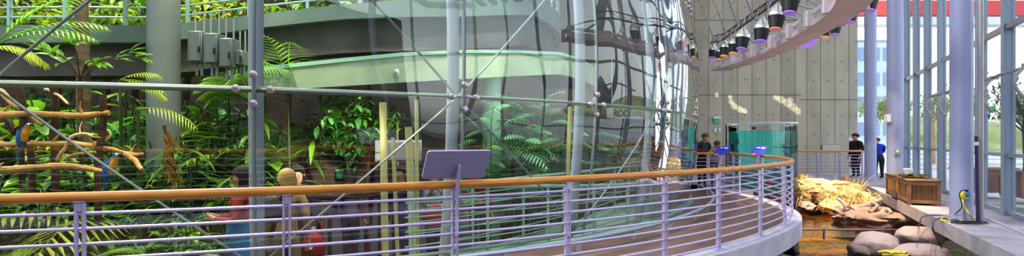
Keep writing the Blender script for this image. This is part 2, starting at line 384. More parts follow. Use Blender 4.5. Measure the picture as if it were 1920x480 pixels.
def thing(name, label, cat, loc=(0, 0, 0), group=None):
    o = bpy.data.objects.new(name, None); o.empty_display_size = .1; COL.objects.link(o); o.location = loc
    o['label'] = label; o['category'] = cat
    if group: o['group'] = group
    return o
def solo(name, mb, m, label, cat, group=None, smooth=True, kind=None):
    n = len(mb.v); bx = [sum(v[i] for v in mb.v)/n for i in (0, 1)]; loc = Vector((bx[0], bx[1], min(v[2] for v in mb.v)))
    me = mb.mesh(name, False, loc); finish(me, m)
    if smooth: smooth_by_angle(me)
    o = bpy.data.objects.new(name, me); COL.objects.link(o); o.location = loc
    o['label'] = label; o['category'] = cat
    if group: o['group'] = group
    if kind: o['kind'] = kind
    return o
def struct(name, mb, m, smooth=True, parent=None):
    me = mb.mesh(name); finish(me, m)
    if smooth: smooth_by_angle(me)
    o = bpy.data.objects.new(name, me); COL.objects.link(o)
    if parent: o.parent = parent
    else: o['kind'] = 'structure'
    return o
def dup(root, loc, rz=None, scale=None, label=None, group=None, cat=None):
    def cp(o, par):
        c = o.copy(); COL.objects.link(c); c.parent = par
        for ch in list(o.children): cp(ch, c)
        return c
    r = cp(root, None); r.location = loc
    if rz is not None: r.rotation_euler = (0, 0, rz)
    if scale is not None: r.scale = (scale,)*3
    if label: r['label'] = label
    if group: r['group'] = group
    if cat: r['category'] = cat
    return r
def text_mesh(txt, size, m, parent, origin, xa, ya, name='lettering', depth=.004):
    cu = bpy.data.curves.new('lettering', 'FONT'); cu.body = txt; cu.size = size; cu.extrude = depth; cu.align_x = 'LEFT'
    to = bpy.data.objects.new('t', cu); COL.objects.link(to)
    dg = bpy.context.evaluated_depsgraph_get(); me = bpy.data.meshes.new_from_object(to.evaluated_get(dg))
    bpy.data.objects.remove(to); xa = Vector(xa).normalized(); ya = Vector(ya).normalized(); za = xa.cross(ya); of = root_off(parent)
    for v in me.vertices:
        v.co = Vector(origin)+xa*v.co.x+ya*v.co.y+za*v.co.z-of
    me.materials.clear(); me.materials.append(M[m])
    o = bpy.data.objects.new(name, me); COL.objects.link(o); o.parent = parent; return o

# ------------------------------------------------------------------ camera, world, lights
cam = bpy.data.objects.new('camera', bpy.data.cameras.new('camera')); COL.objects.link(cam); SC.camera = cam
cam.location = (0, 0, H0); cam.rotation_euler = (PI/2, 0, 0)
cam.data.sensor_width = 36; cam.data.lens = 36*F/1920; cam.data.shift_y = 20/1920; cam.data.clip_end = 400; cam.data.clip_start = .05
w = bpy.data.worlds.new('sky'); SC.world = w; w.use_nodes = True; nt = w.node_tree; nt.nodes.clear()
wo = nt.nodes.new('ShaderNodeOutputWorld'); bg = nt.nodes.new('ShaderNodeBackground'); lk(nt, bg.outputs[0], wo.inputs[0])
tc = nt.nodes.new('ShaderNodeTexCoord'); sp = nt.nodes.new('ShaderNodeSeparateXYZ'); lk(nt, tc.outputs['Generated'], sp.inputs[0])
cr = nt.nodes.new('ShaderNodeValToRGB'); e = cr.color_ramp.elements
mr = nt.nodes.new('ShaderNodeMapRange'); mr.inputs[1].default_value = -1; mr.inputs[2].default_value = 1; lk(nt, sp.outputs[2], mr.inputs[0]); lk(nt, mr.outputs[0], cr.inputs[0])
e[0].position = .46; e[0].color = (.25, .22, .20, 1); e[1].position = .50; e[1].color = (1.0, 1.0, 1.0, 1)
x = e.new(.62); x.color = (.86, .93, 1.0, 1); x = e.new(1.0); x.color = (.66, .68, .86, 1)
lk(nt, cr.outputs[0], bg.inputs[0]); bg.inputs[1].default_value = 2.3
SC.view_settings.view_transform = 'Standard'; SC.view_settings.look = 'Medium High Contrast'; SC.view_settings.exposure = 0.0
SC.cycles.use_denoising = True; SC.cycles.max_bounces = 8; SC.cycles.transparent_max_bounces = 16
SC.cycles.diffuse_bounces = 3; SC.cycles.glossy_bounces = 4; SC.cycles.transmission_bounces = 4; SC.cycles.sample_clamp_indirect = 6
def aim(o, target): o.rotation_euler = (Vector(target)-o.location).to_track_quat('-Z', 'Y').to_euler()
def lamp(kind, loc, tgt, power, col=(1, 1, 1), size=1.0, spot=40, blend=.5, name=None):
    l = bpy.data.lights.new(name or kind.lower()+'_lamp', kind); l.energy = power; l.color = col
    if kind == 'AREA': l.size = size
    elif kind == 'SPOT': l.spot_size = math.radians(spot); l.spot_blend = blend; l.shadow_soft_size = size
    elif kind == 'SUN': l.angle = size
    o = bpy.data.objects.new(l.name, l); COL.objects.link(o); o.location = loc; aim(o, tgt); return o
lamp('AREA', (-6.5, 9.5, 8.8), (-5, 8.0, 0), 1400, (1, .93, .72), 2.6)
lamp('SPOT', (-2.5, 5.6, 8.5), (-5.4, 7.2, .6), 2600, (1, .90, .62), .25, 55, .6)
lamp('SPOT', (-9.5, 7.5, 8.5), (-4.6, 8.2, 1.0), 2600, (1, .92, .66), .25, 60, .6)
lamp('SPOT', (-1.5, 7.6, 7.8), (-3.2, 10, 1.2), 1300, (1, .93, .7), .2, 50, .6)
lamp('SPOT', (-1.7, 6.2, 2.0), (-3.4, 9.2, .55), 420, (1, .9, .7), .2, 50, .7)  # lamp added to brighten the mossy rock under the ramp
lamp('SPOT', (1.5, 9.2, 7.8), (-.2, 11, .8), 1200, (.9, 1, .85), .2, 55, .6)
lamp('SPOT', (2.2, 10.5, 7.0), (-.6, 9.0, 2.8), 1500, (1, .95, .65), .05, 26, .4)
lamp('SPOT', (8.4, 11.2, 5.6), (9.2, 15.6, -.1), 1700, (1, .88, .62), .05, 34, .5)
lamp('SPOT', (11.2, 17.2, 6.8), (9.2, 15.6, 0), 2900, (1, .86, .58), .05, 34, .6)  # back light added to shape the straw mound
lamp('SPOT', (7.7, 11.6, 4.8), (7.4, 12.6, -.6), 2500, (1, .72, .38), .1, 60, .7)
lamp('SPOT', (5.6, 8.6, 5.5), (13.0, 18.7, .3), 900, (1, .88, .62), .05, 9, .4)
lamp('SPOT', (5.0, 8.0, 4.0), (10.0, 14.9, .4), 700, (1, .65, .25), .05, 9, .4)
for (px, py, sz) in ((1369, 182, .7), (1371, 191, .9), (1377, 199, 1.1), (1387, 205, 1.1), (1396, 208, .9), (1455, 183, .9), (1465, 187, 1.2), (1476, 193, 1.3), (1486, 200, 1.3), (1495, 208, 1.1), (1482, 187, .8), (1344, 178, .7)):
    lamp('SPOT', (5.2, 12.0, 6.9), P(px, py, 22), 5500, (1, .92, .70), .01, sz*1.35, .6)  # small spots added to draw the sun patches on the wall
lamp('SPOT', (7.4, 9.0, 4.4), (6.2, 10.6, -.7), 800, (1, .95, .88), .1, 45, .7)  # lamp added to brighten the near pond bed
lamp('SPOT', (6.0, 8.0, 4.2), (7.2, 10.3, -.6), 500, (1, .85, .75), .1, 40, .7)  # warm lamp added to brighten the boulders
# ------------------------------------------------------------------ the setting
def flat(x0, x1, y0, y1, z): return MB().add([(x0, y0, z), (x1, y0, z), (x1, y1, z), (x0, y1, z)], [(0, 1, 2, 3)])
struct('floor', MB().box((4, 9, -1.25), (40, 36, .2)), 'dark')
mb = MB(); n = 64
mb.ringslab(.01, 12.0, 0, 360, -.6, .1, 96)
struct('floor_dome', mb, 'inner')
mb = MB(); mb.ringslab(11.80, 11.96, -20, 130, .03, .95, 120); struct('trim_dome_kerb', mb, 'rampdeck')
RT = [(20, 13.42), (32, 13.47), (40, 13.55), (46, 13.68), (51, 13.75), (58, 13.93), (63, 13.95), (69, 13.75), (76, 13.35), (84, 12.95), (92, 12.85), (110, 12.85)]
def RR(a):
    return sum(interp(RT, a+d) for d in (-4, -2, 0, 2, 4))/5
mb = MB(); mb.ringslab(11.95, lambda a: RR(a)-.10, -12, 106, 0, .2, 120); struct('walkway_deck', mb, 'floor')
mb = MB(); mb.ringslab(lambda a: RR(a)-.10, lambda a: RR(a)+.16, -12, 106, .02, .30, 120); struct('trim_walkway_kerb', mb, 'curb')
# right hand deck
EA, EB = Vector((6.4, 6.8, 0)), Vector((11.9, 18.3, 0)); ED = (EB-EA).normalized(); EN = Vector((ED.y, -ED.x, 0))
W0 = Vector((9.17, 9.55, 0)); WD = Vector((.467, .884, 0)).normalized(); WN = Vector((-WD.y, WD.x, 0))
def wl(s, z=0.0, out=0.0): return W0+WD*s+WN*out+Vector((0, 0, z))
a0 = EA-ED*9; b0 = EB+ED*.6
poly = [a0, b0, b0+Vector((-3.2, .3, 0)), Vector((8.0, 19.2, 0)), Vector((4.6, 19.4, 0)), Vector((4.6, 23.2, 0)), Vector((17, 23.2, 0)), wl(15.5, 0, -.2), wl(-13, 0, -.2)]
mb = MB(); mb.prism([p+Vector((0, 0, -.26)) for p in poly], (0, 0, .26)); struct('deck_concrete', mb, 'deckR', False)
mb = MB(); mb.box((-3, -2.6, -.15), (14, 6.4, .3)); struct('floor_gallery', mb, 'tankrock')
mb = MB(); mb.box((-1, -6.2, 3.0), (26, .3, 8.4)); struct('wall_unseen_dark', mb, 'tankrock')  # unseen dark wall added to keep reflections in the left glass dim
mb = MB()
for k in range(18): mb.box((9, -6+k*1.6, 9.7), (16, .75, .25))
for k in range(4): mb.box((3+k*4, 8, 9.95), (.3, 29, .25))
struct('unseen_ceiling_slats', mb, 'truss', False)  # unseen slats added so the dome glass reflects bright and dark streaks
# threshold strip in front of the windows
mb = MB(); mb.prism([wl(-3, .004, .52), wl(14, .004, .52), wl(14, .004, .44), wl(-3, .004, .44)], (0, 0, .006)); struct('trim_threshold', mb, 'conc', False)
# back wall
def wall(name, x0, x1, yf, shift):
    o = struct(name, MB().box(((x0+x1)/2-shift, yf+.5, 5.2), (x1-x0, 1.0, 10.8)), 'wall', False); o.location = (shift, 0, 0); return o
wb = wall('wall_back', 4.5, 11.92, 22.0, .385); wr = wall('wall_back_right', 11.92, 14.58, 22.5, .54)
def wall_marks(x0, x1, yf, zs, sh):
    g = MB(); h = MB()
    for z in zs: g.box(((x0+x1)/2, yf-.001, z), (x1-x0, .01, .03))
    k0 = math.ceil((x0-sh)/.594)
    for k in range(k0, int((x1)/.594)+1):
        xc = k*.594+.31+sh
        if xc > x1-.05: continue
        for z in (-.0, .82, 1.64, 2.46, 3.9, 4.72, 5.55, 6.9):
            h.cyl((xc, yf-.004, z), (xc, yf+.01, z), .026, 8)
    return g, h
g, h = wall_marks(7.0, 11.92, 22.0, (3.28, 6.36), .385); part('joint', g, 'groove', wb, False); part('tie_hole', h, 'hole', wb, False)
g, h = wall_marks(11.92, 14.58, 22.5, (3.12, 6.6), .54); part('joint', g, 'groove', wr, False); part('tie_hole', h, 'hole', wr, False)
# backdrop inside the dome, far side
mb = MB(); mb.ringslab(10.9, 11.2, 84, 330, 9.0, 9.6, 90); struct('wall_rainforest', mb, 'rockwall')

# ------------------------------------------------------------------ window wall on the right
def window(k, s0, s1, first):
    r = bpy.data.objects.new('window_%d' % k, None); COL.objects.link(r); r.location = wl((s0+s1)/2); r['kind'] = 'structure'
    ax = (WD, WN, Vector((0, 0, 1)))
    f = MB()
    f.box(wl(s0, 4.7, .02), (.05, .16, 9.4), ax=ax); f.box(wl(s0, 4.7, -.06), (.11, .04, 9.4), ax=ax); f.box(wl(s0, 4.7, .10), (.12, .02, 9.4), ax=ax)
    part('mullion', f, 'fin', r, False)
    t = MB(); L = s1-s0
    for z in (3.62, 7.2): t.box(wl((s0+s1)/2, z, .02), (L-.06, .09, .10), ax=ax)
    part('transom', t, 'fin2', r, False)
    t = MB()
    for z in (1.16, .06): t.box(wl((s0+s1)/2, z, .0), (L-.06, .06, .07), ax=ax)
    part('sill_rail', t, 'fin', r, False)
    g = MB(); g.box(wl((s0+s1)/2, 4.7, -.06), (L-.06, .012, 9.3), ax=ax); part('pane', g, 'win', r, False)
for i, s in enumerate((-11.15, -9.45, -7.75, -6.05, -4.35, -2.65, -.95, .75, 2.42, 4.1, 5.95, 7.7, 9.4, 11.1, 12.8)):
    window(i+1, s, s+1.7 if i < 14 else s+1.2, i == 0)
# end facade beyond the concrete wall
r = bpy.data.objects.new('window_16', None); COL.objects.link(r); r.location = (15.1, 22.6, 0); r['kind'] = 'structure'
f = MB()
for xx in (14.42, 15.35, 16.2): f.box((xx, 22.6, 4.7), (.12, .14, 9.4))
part('mullion', f, 'fin', r, False)
f = MB()
for z in (1.1, 3.2, 5.6, 7.4): f.box((15.3, 22.6, z), (1.8, .08, .08))
part('transom', f, 'fin', r, False)
part('pane', MB().box((15.3, 22.62, 4.7), (1.75, .012, 9.3)), 'win', r, False)
# outside
struct('terrace', MB().box((34, 30, -.3), (44, 90, .3)), 'terrace', False)
mb = MB(); mb.blob((70, 110, -2), (60, 14, 8), 3, .25, 1.5, 4); mb.blob((120, 60, -2), (14, 60, 9), 5, .25, 1.5, 4); struct('hills', mb, 'hill')

# ------------------------------------------------------------------ the glass dome
def sph(a, z, off=0.0):
    r = math.sqrt(max(.01, RG*RG-(z-CZ)**2)); p = pol(r, a, z)
    nrm = (p-Vector((CX, CY, CZ))).normalized(); return p+nrm*off
KA = lambda k: 21.4+10.7*k
ZR = (.06, 1.97, 4.25, 6.5)
dome = thing('glass_dome', 'huge round glass dome wall enclosing the rainforest beside the curved walkway', 'glass dome', pol(12, 22, 0))
for k in range(-2, 9):
    for j in range(3):
        if j == 2 and k < 1: continue
        a0, a1, z0, z1 = KA(k)+.08, KA(k+1)-.08, ZR[j]+.012, ZR[j+1]-.012
        n = 8; g = MB(); vs = []
        for i in range(n+1):
            for q in range(n+1):
                u, v = i/n, q/n
                vs.append(sph(lerp(a0, a1, u), lerp(z0, z1, v), .02))
        g.add(vs, [(i*(n+1)+q, (i+1)*(n+1)+q, (i+1)*(n+1)+q+1, i*(n+1)+q+1) for i in range(n) for q in range(n)])
        part('pane', g, 'glass', dome)
for j, z in enumerate(ZR[:3]):
    pts = [sph(a, z, -.07) for a in [KA(-2)+i*2.14 for i in range(56)]]
    part('ring_beam', MB().tube(pts, .042 if j else .03, 8, flat=.75), 'ring', dome)
for k in range(-2, 10):
    pts = [sph(KA(k), z, .0) for z in [.06+i*.5 for i in range(15)]]
    part('glazing_rod', MB().tube(pts, .021, 8), 'rod', dome)
    pts = [pol(math.sqrt(11.80**2-(z-CZ)**2*.9), KA(k) if k >= 0 else KA(k)-2.2, z) for z in [-.6+i*.5 for i in range(17)]]
    part('rib', MB().tube(pts, .075, 12), 'rib', dome)
for k in (-1, 1, 3, 5, 7):
    for dk in (-1, 1):
        for (za, zb) in ((1.97, .06), (1.97, 4.25)):
            pts = [sph(lerp(KA(k), KA(k+dk), t/8), lerp(za, zb, t/8), -.17) for t in range(9)]
            part('brace_rod', MB().tube([pts[0], pts[-1]] if False else pts, .014, 6), 'rod', dome)
for k in range(-1, 8):
    for j in (1, 2):
        c = sph(KA(k), ZR[j], .03); nrm = (c-Vector((CX, CY, CZ))).normalized(); tan = Vector((0, 0, 1)).cross(nrm).normalized(); up = nrm.cross(tan)
        sp_ = MB()
        for dv in (tan*.155, -tan*.155, up*.145, -up*.145): sp_.tube([c-nrm*.12, c-nrm*.06+dv*.6, c+dv-nrm*.02], .016, 6)
        so = part('spider_fitting', sp_, 'disc', dome)
        for dv in (tan*.155, -tan*.155, up*.145, -up*.145):
            part('bolt_disc', MB().lathe([(.038, -.02), (.042, .0), (.038, .018), (.02, .026)], 14, c+dv, ax=(tan, up, nrm)), 'disc', so)

# ------------------------------------------------------------------ the walkway rail
def rail_pts(a0, a1, z, n, dr=0.0): return [pol(RR(lerp(a0, a1, i/n))+dr, lerp(a0, a1, i/n), z) for i in range(n+1)]
railing = thing('walkway_railing', 'long curved walkway railing with honey wood handrail, lavender posts and nine thin rails', 'railing', pol(13.45, 28, 0))
A0, A1 = 3.5, 99.0
part('handrail', MB().tube(rail_pts(A0, A1, 1.062, 150), .036, 14, flat=1.05), 'hand', railing)
for k in range(9):
    part('rail', MB().tube(rail_pts(A0, A1, .945-.1085*k, 130), .0122, 8), 'lav', railing)
PA = [5.9, 11.5, 17.1, 22.85, 28.8, 34.1, 40.4, 45.3, 51.0, 56.4, 61.8, 67.4, 73.0, 78.6, 84.2, 89.8, 95.4]
def frame_at(a):
    p = pol(RR(a), a); t = (pol(RR(a+.5), a+.5)-pol(RR(a-.5), a-.5)).normalized(); return p, t, Vector((t.y, -t.x, 0))
for a in PA:
    p, t, nn = frame_at(a); ax = (t, nn, Vector((0, 0, 1)))
    b = MB()
    for sg in (-1, 1): b.bbox(p+t*.0225*sg+Vector((0, 0, .515)), (.016, .040, 1.01), .003, ax=ax)
    b.box(p+Vector((0, 0, .99)), (.03, .04, .06), ax=ax); b.box(p+Vector((0, 0, .50)), (.03, .04, .03), ax=ax)
    b.box(p+Vector((0, 0, 1.03)), (.07, .05, .012), ax=ax)
    po = part('post', b, 'lav', railing, False)
    part('base_plate', MB().lathe([(.085, .018), (.085, .03), (.075, .034)], 16, p), 'lav', po)
# seams of the handrail: thin brass rings
for a in (22.85, 45.3):
    p = pol(RR(a), a, 1.062); _, t, _ = frame_at(a)
    part('joint_ring', MB().tube([p-t*.003, p+t*.003], .0375, 14), 'bark', railing)
# low tube guard at the foot of the glass
guard = thing('kerb_guard_rail', 'low grey tube guard on short stubs along the foot of the glass', 'guard rail', pol(12.45, 45, 0))
part('tube', MB().tube([pol(12.42, 15+i*1.5, .145) for i in range(54)], .03, 10), 'steel', guard)
for i in range(14):
    a = 17+i*5.6; part('stub', MB().box(pol(12.42, a, .065), (.045, .045, .13), math.radians(a)), 'steel', guard, False)
# interpretive panel on the rail, seen from behind
p, t, nn = frame_at(28.8)
sign = thing('reading_panel', 'blank back of a lavender tilted reading panel clamped to the railing post', 'sign', p)
tl, tr, br, bl = P(802, 284, 4.50), P(922, 282.5, 4.78), P(906, 334, 4.92), P(791, 336, 4.64)
nrm = (tr-tl).cross(bl-tl).normalized()
def rounded(c4, r, n=4):
    out = []
    for i in range(4):
        p0, p1, p2 = c4[i-1], c4[i], c4[(i+1) % 4]; u = (p0-p1).normalized()*r; v = (p2-p1).normalized()*r
        for k in range(n+1):
            q = k/n; out.append(p1+u*(1-q)**2+v*q**2)
    return out
pl = part('plate', MB().prism(rounded([tl, tr, br, bl], .03), nrm*.018), 'lavsign', sign, False)
arm = MB()
apts = [(.028, .60), (.075, .62), (.06, .78), (-.02+.09, .95), (.095, 1.08), (.125, 1.23), (.10, 1.255), (.07, 1.20), (.045, 1.08), (.036, .95)]
arm.prism([p+nn*u+Vector((0, 0, z))-t*.009 for u, z in apts], t*.018)
part('bracket', arm, 'lav', sign, False)
part('bolt', MB().cyl(p+nn*.045+Vector((0, 0, .93))-t*.014, p+nn*.045+Vector((0, 0, .93))+t*.014, .012, 8), 'disc', sign)

# blue reading panels on the far rail
def blue_panel(px, a, label):
    p, t, nn = frame_at(a)
    z = 1.10; c = p+Vector((0, 0, 0))
    r = thing('blue_reading_panel', label, 'sign', p+Vector((0, 0, 0)))
    d = p.y; k = d/F
    q = lambda dx, dy, dd=0: P(px+dx, 282+dy, d+dd)
    part('plate', MB().prism([q(-6, -8, .2), q(17, -8, .2), q(8, 8, -.15), q(-17, 8, -.15)], (0, .03, .0)), 'bluesign', r, False)
    m2 = MB(); m2.prism([q(-3, -6, .15), q(2, -6, .15), q(0, -4, .1), q(-5, -4, .1)], (0, -.03, 0)); m2.prism([q(5, -6, .15), q(11, -6, .15), q(9, -3, .1), q(3, -3, .1)], (0, -.03, 0))
    part('pale_print', m2, 'white', r, False)
    part('pink_print', MB().prism([q(-14, 5.5, -.11), q(-7, 5.5, -.11), q(-9, 7.8, -.15), q(-16, 7.8, -.15)], (0, -.03, 0)), 'pink', r, False)
    part('bracket', MB().prism([q(-4, 8, -.1), q(2, 8, -.1), q(-2, 24, -.02), q(-7, 34, -.02), q(-8, 26, -.02)], (0, .03, 0)), 'lav', r, False)
blue_panel(1354, 80.5, 'small blue tilted reading panel beside the two leaning visitors, left of the aquarium')
blue_panel(1423, 72.6, 'small blue tilted reading panel standing in front of the teal aquarium')

# ------------------------------------------------------------------ right hand columns and their fittings
def column(x, y, r, z0, z1, m, label, group=None, name='column'):
    o = thing(name, label, 'column', (x, y, z0), group)
    part('shaft', MB().lathe([(r, z0+.06), (r, (z0+z1)/2), (r, z1)], 28, (x, y, 0)), m, o)
    part('foot_ring', MB().lathe([(r+.012, z0), (r+.012, z0+.06), (r, z0+.07)], 28, (x, y, 0)), m, o)
    return o
column(8.19, 9.72, .172, 0, 9.5, 'colR', 'thick round lavender column with the yellow plug and cables at its foot')
column(10.66, 14.85, .19, 0, 9.5, 'colR', 'round pale column standing behind the wooden deck boxes')
column(12.6, 18.75, .185, 0, 9.5, 'colR', 'round pale column nearest the concrete wall, between suited man and person in blue')
solo('downpipe', MB().cyl((8.28, 9.42, 0), (8.28, 9.42, 9.4), .043, 14), 'fin2', 'tall grey brown pipe standing beside the thick lavender column', 'pipe')
np_ = thing('leaning_navy_pole', 'thin navy pole with pale collar leaning up beside the thick column', 'pole', (8.20, 9.40, 0))
part('tube', MB().cyl((8.17, 9.35, 0.0), (8.15, 9.36, 1.52), .028, 10), 'navy', np_)
part('collar', MB().cyl((8.151, 9.36, 1.36), (8.150, 9.36, 1.42), .031, 10), 'white', np_)
so = thing('power_outlet', 'yellow plug and blue adapter in the socket on the thick column', 'power outlet', P(1807, 366, 9.53))
part('plug', MB().bbox(P(1804, 366, 9.50), (.075, .08, .13), .02), 'yellow', so)
part('adapter', MB().bbox(P(1813, 364, 9.52), (.085, .07, .10), .02), 'bluep', so)
part('socket_box', MB().bbox(P(1809, 366, 9.56), (.12, .06, .14), .01), 'white', so)
part('cap', MB().bbox(P(1812, 357, 9.50), (.06, .05, .03), .01), 'blk', so)
part('wall_stub', MB().cyl(P(1806, 385, 9.54), P(1806, 414, 9.54), .012, 8), 'greybox', so)
def gp(x, y, z=.012):
    d = (H0-z)*F/(y-260); return Vector(((x-960)/F*d, d, z))
yc = [P(1805, 374, 9.45), P(1806, 385, 9.40), P(1811, 392, 9.4), P(1818, 402, 9.35), gp(1824, 414), gp(1812, 417), gp(1800, 412), gp(1790, 408), gp(1776, 414), gp(1764, 412), gp(1772, 407), gp(1788, 411), gp(1800, 406)]
def smoothp(pts, k=5):
    out = []
    for i in range(len(pts)-1):
        p0, p1, p2, p3 = pts[max(i-1, 0)], pts[i], pts[i+1], pts[min(i+2, len(pts)-1)]
        for j in range(k):
            t = j/k; out.append(.5*((2*p1)+(p2-p0)*t+(2*p0-5*p1+4*p2-p3)*t*t+(3*p1-p0-3*p2+p3)*t**3))
    return out+[pts[-1]]
solo('yellow_cable', MB().tube(smoothp(yc), .012, 6), 'yellow', 'yellow extension cable dropping from the plug and looped on the deck', 'cable')
bc = [P(1812, 357, 9.46), P(1803, 358, 9.42), P(1799, 366, 9.40), P(1804, 385, 9.38), P(1797, 396, 9.35), gp(1782, 405), gp(1755, 403), gp(1735, 405), gp(1727, 409), gp(1725, 417)]
bd = EA+ED*3.0
bc += [P(1724, 424, 11.0)+Vector((-.05, -.02, 0))]
solo('black_cable', MB().tube(smoothp(bc), .010, 6), 'blk', 'thin black cable from the column socket trailing to the deck edge', 'cable')
bc = [gp(1815, 419), gp(1795, 413), gp(1780, 412), gp(1765, 409), gp(1752, 413), gp(1749, 424), P(1751, 436, 8.95), P(1759, 452, 8.9), P(1766, 466, 8.9)]
solo('hanging_black_cable', MB().tube(smoothp(bc), .010, 6), 'blk', 'black cable hanging over the deck edge above the boulders', 'cable')
mb = MB()
for k in range(5):
    c0 = gp(1818, 417, .012+.012*(k % 3)); rr = .10+.03*k
    mb.tube([c0+Vector((math.cos(q*PI/9)*rr*1.4, math.sin(q*PI/9)*rr*.55, 0)) for q in range(18)]+[c0+Vector((rr*1.4, 0, 0))], .011, 5)
solo('cable_coil', mb, 'blk', 'loose coil of black cable on the deck at the foot of the thick column', 'cable')
o = thing('call_box', 'small grey call box with cable fixed to the column behind the deck boxes', 'call box', P(1683, 288, 14.6))
part('housing', MB().bbox(P(1683, 285, 14.64), (.13, .08, .17), .01), 'greybox', o)
part('dial', MB().cyl(P(1683, 284, 14.60), P(1683, 284, 14.55), .03, 10), 'white', o)
part('conduit', MB().cyl(P(1683, 290, 14.64), P(1683, 328, 14.64), .012, 6), 'greybox', o)
solo('white_speaker_box', MB().bbox(P(1664, 222, 14.7), (.12, .16, .22), .02), 'white', 'small white box high on the column behind the deck boxes', 'wall box')
# window opener arms
def opener(x0, y0, x1, y1, d0, d1, arcs, label):
    r = thing('window_opener', label, 'window opener', P((x0+x1)/2, (y0+y1)/2, (d0+d1)/2))
    part('bar', MB().tube([P(x0, y0, d0), P(x1, y1, d1)], .028, 8), 'barkp' if False else 'fin2', r)
    for (ax_, ay, s) in arcs:
        d = lerp(d0, d1, (ax_-x0)/(x1-x0))
        pts = [P(ax_+s*(-.05-math.sin(q/10*PI)*.55), ay+s*(q/10*1.6), d) for q in range(11)]
        pts = [P(ax_+s*.55, ay-s*.28, d)]+pts
        part('curved_arm', MB().tube(smoothp(pts, 3), .030, 7), 'greybox', r)
        part('clamp', MB().bbox(P(ax_, ay, d), (.16, .07, .06), .01), 'greybox', r)
opener(1742, 183, 1781, 171, 12.2, 11.4, ((1750, 180, 24), (1775, 174, 27)), 'window opener with two curved arms, left of the thick lavender column')
opener(1841, 152, 1925, 125, 10.6, 9.2, ((1864, 146, 40),), 'window opener with one curved arm, right of the thick lavender column')
opener(1905, 132, 1990, 100, 9.4, 8.3, ((1926, 122, 40),), 'window opener at the far right edge with its arm cut by the frame')

# deck boxes
def deck_box(cx, cy, L, W, Hh, rz, label, front_m):
    r = thing('deck_box', label, 'deck box', (0, 0, 0))
    b = MB(); b.box((0, 0, Hh*.5+.02), (W-.06, L-.06, Hh-.12)); bo = part('body', b, front_m, r, False)
    for sx in (-1, 1):
        for sy in (-1, 1): part('corner_post', MB().bbox((sx*(W/2-.03), sy*(L/2-.03), Hh/2-.02), (.07, .07, Hh-.04), .006), 'cratelid', r, False)
    t = MB()
    for z in (.08, Hh-.09):
        for sx in (-1, 1): t.bbox((sx*(W/2-.018), 0, z), (.03, L-.1, .07), .004)
        for sy in (-1, 1): t.bbox((0, sy*(L/2-.018), z), (W-.1, .03, .07), .004)
    part('frame', t, 'cratelid', r, False)
    s = MB(); n = int((W-.14)/.075)
    for i in range(n):
        for sy in (-1, 1): s.bbox((-(W-.14)/2+(i+.5)*(W-.14)/n, sy*(L/2-.027), Hh/2), ((W-.14)/n-.008, .018, Hh-.22), .003)
    n = int((L-.14)/.075)
    for i in range(n):
        for sx in (-1, 1): s.bbox((sx*(W/2-.027), -(L-.14)/2+(i+.5)*(L-.14)/n, Hh/2), (.018, (L-.14)/n-.008, Hh-.22), .003)
    part('slat_panel', s, 'crate' if front_m == 'cratelid' else 'crateo', r, False)
    part('lid', MB().bbox((0, 0, Hh-.02), (W+.05, L+.05, .04), .008), 'cratelid', r, False)
    r.location = (cx, cy, 0); r.rotation_euler = (0, 0, rz)
    return r
th = -math.atan2(.467, .884)
def dirs(q): return Vector((math.cos(q), math.sin(q), 0)), Vector((-math.sin(q), math.cos(q), 0))
u, v = dirs(-.46); bx = gp(1702.5, 384.4, 0); c1 = bx+u*.29+v*.55
b1 = deck_box(c1.x, c1.y, 1.10, .58, .57, -.46, 'slatted brown deck box with a camouflage cloth draped on its lid', 'cratelid')
u2, v2 = dirs(-.40); bx = gp(1674, 367.7, 0); c2 = bx+u2*.36+v2*.34
b2 = deck_box(c2.x, c2.y, .68, .72, .55, -.40, 'orange brown deck box carrying the white tub', 'crateo')
def tb(c, q): return Vector((c.x, c.y, 0))+u*q[0]+v*q[1]+Vector((0, 0, q[2]))
tub = thing('white_tub', 'small white plastic tub with rounded lid on the orange brown deck box', 'tub', tb(c2, (.04, -.02, .555)))
part('bowl', MB().lathe([(.095, .556), (.105, .60), (.11, .66)], 18, tb(c2, (.04, -.02, 0))), 'white', tub); part('lid', MB().lathe([(.115, .66), (.115, .69), (.08, .71)], 18, tb(c2, (.04, -.02, 0))), 'white', tub)
mb = MB(); n = 20; vs = []
for i in range(n+1):
    for j in range(n+1):
        x_, y_ = -.33+.50*i/n, -.46+.56*j/n
        rr = 1+.2*noise.noise(Vector((x_*5, y_*5, 2)))
        z_ = .598+.06*abs(noise.noise(Vector((x_*7, y_*7, 0))))*2
        x2, y2 = x_*rr, y_*rr
        if x2 < -.335: z_ -= (-.335-x2)*2.2; x2 = -.345-.01*noise.noise(Vector((y_*20, x_*10, 0)))
        vs.append(tb(c1, (x2+.02, y2+.24, z_)))
mb.add(vs, [(i*(n+1)+j, (i+1)*(n+1)+j, (i+1)*(n+1)+j+1, i*(n+1)+j+1) for i in range(n) for j in range(n)])
solo('camouflage_jacket', mb, 'cloth', 'crumpled dark green camouflage cloth lying on the slatted deck box', 'cloth')
solo('blue_bag', MB().blob(gp(1681, 370, .05), (.10, .08, .055), 4, .2), 'navy', 'little dark blue bundle lying on the deck between the two deck boxes', 'bag')

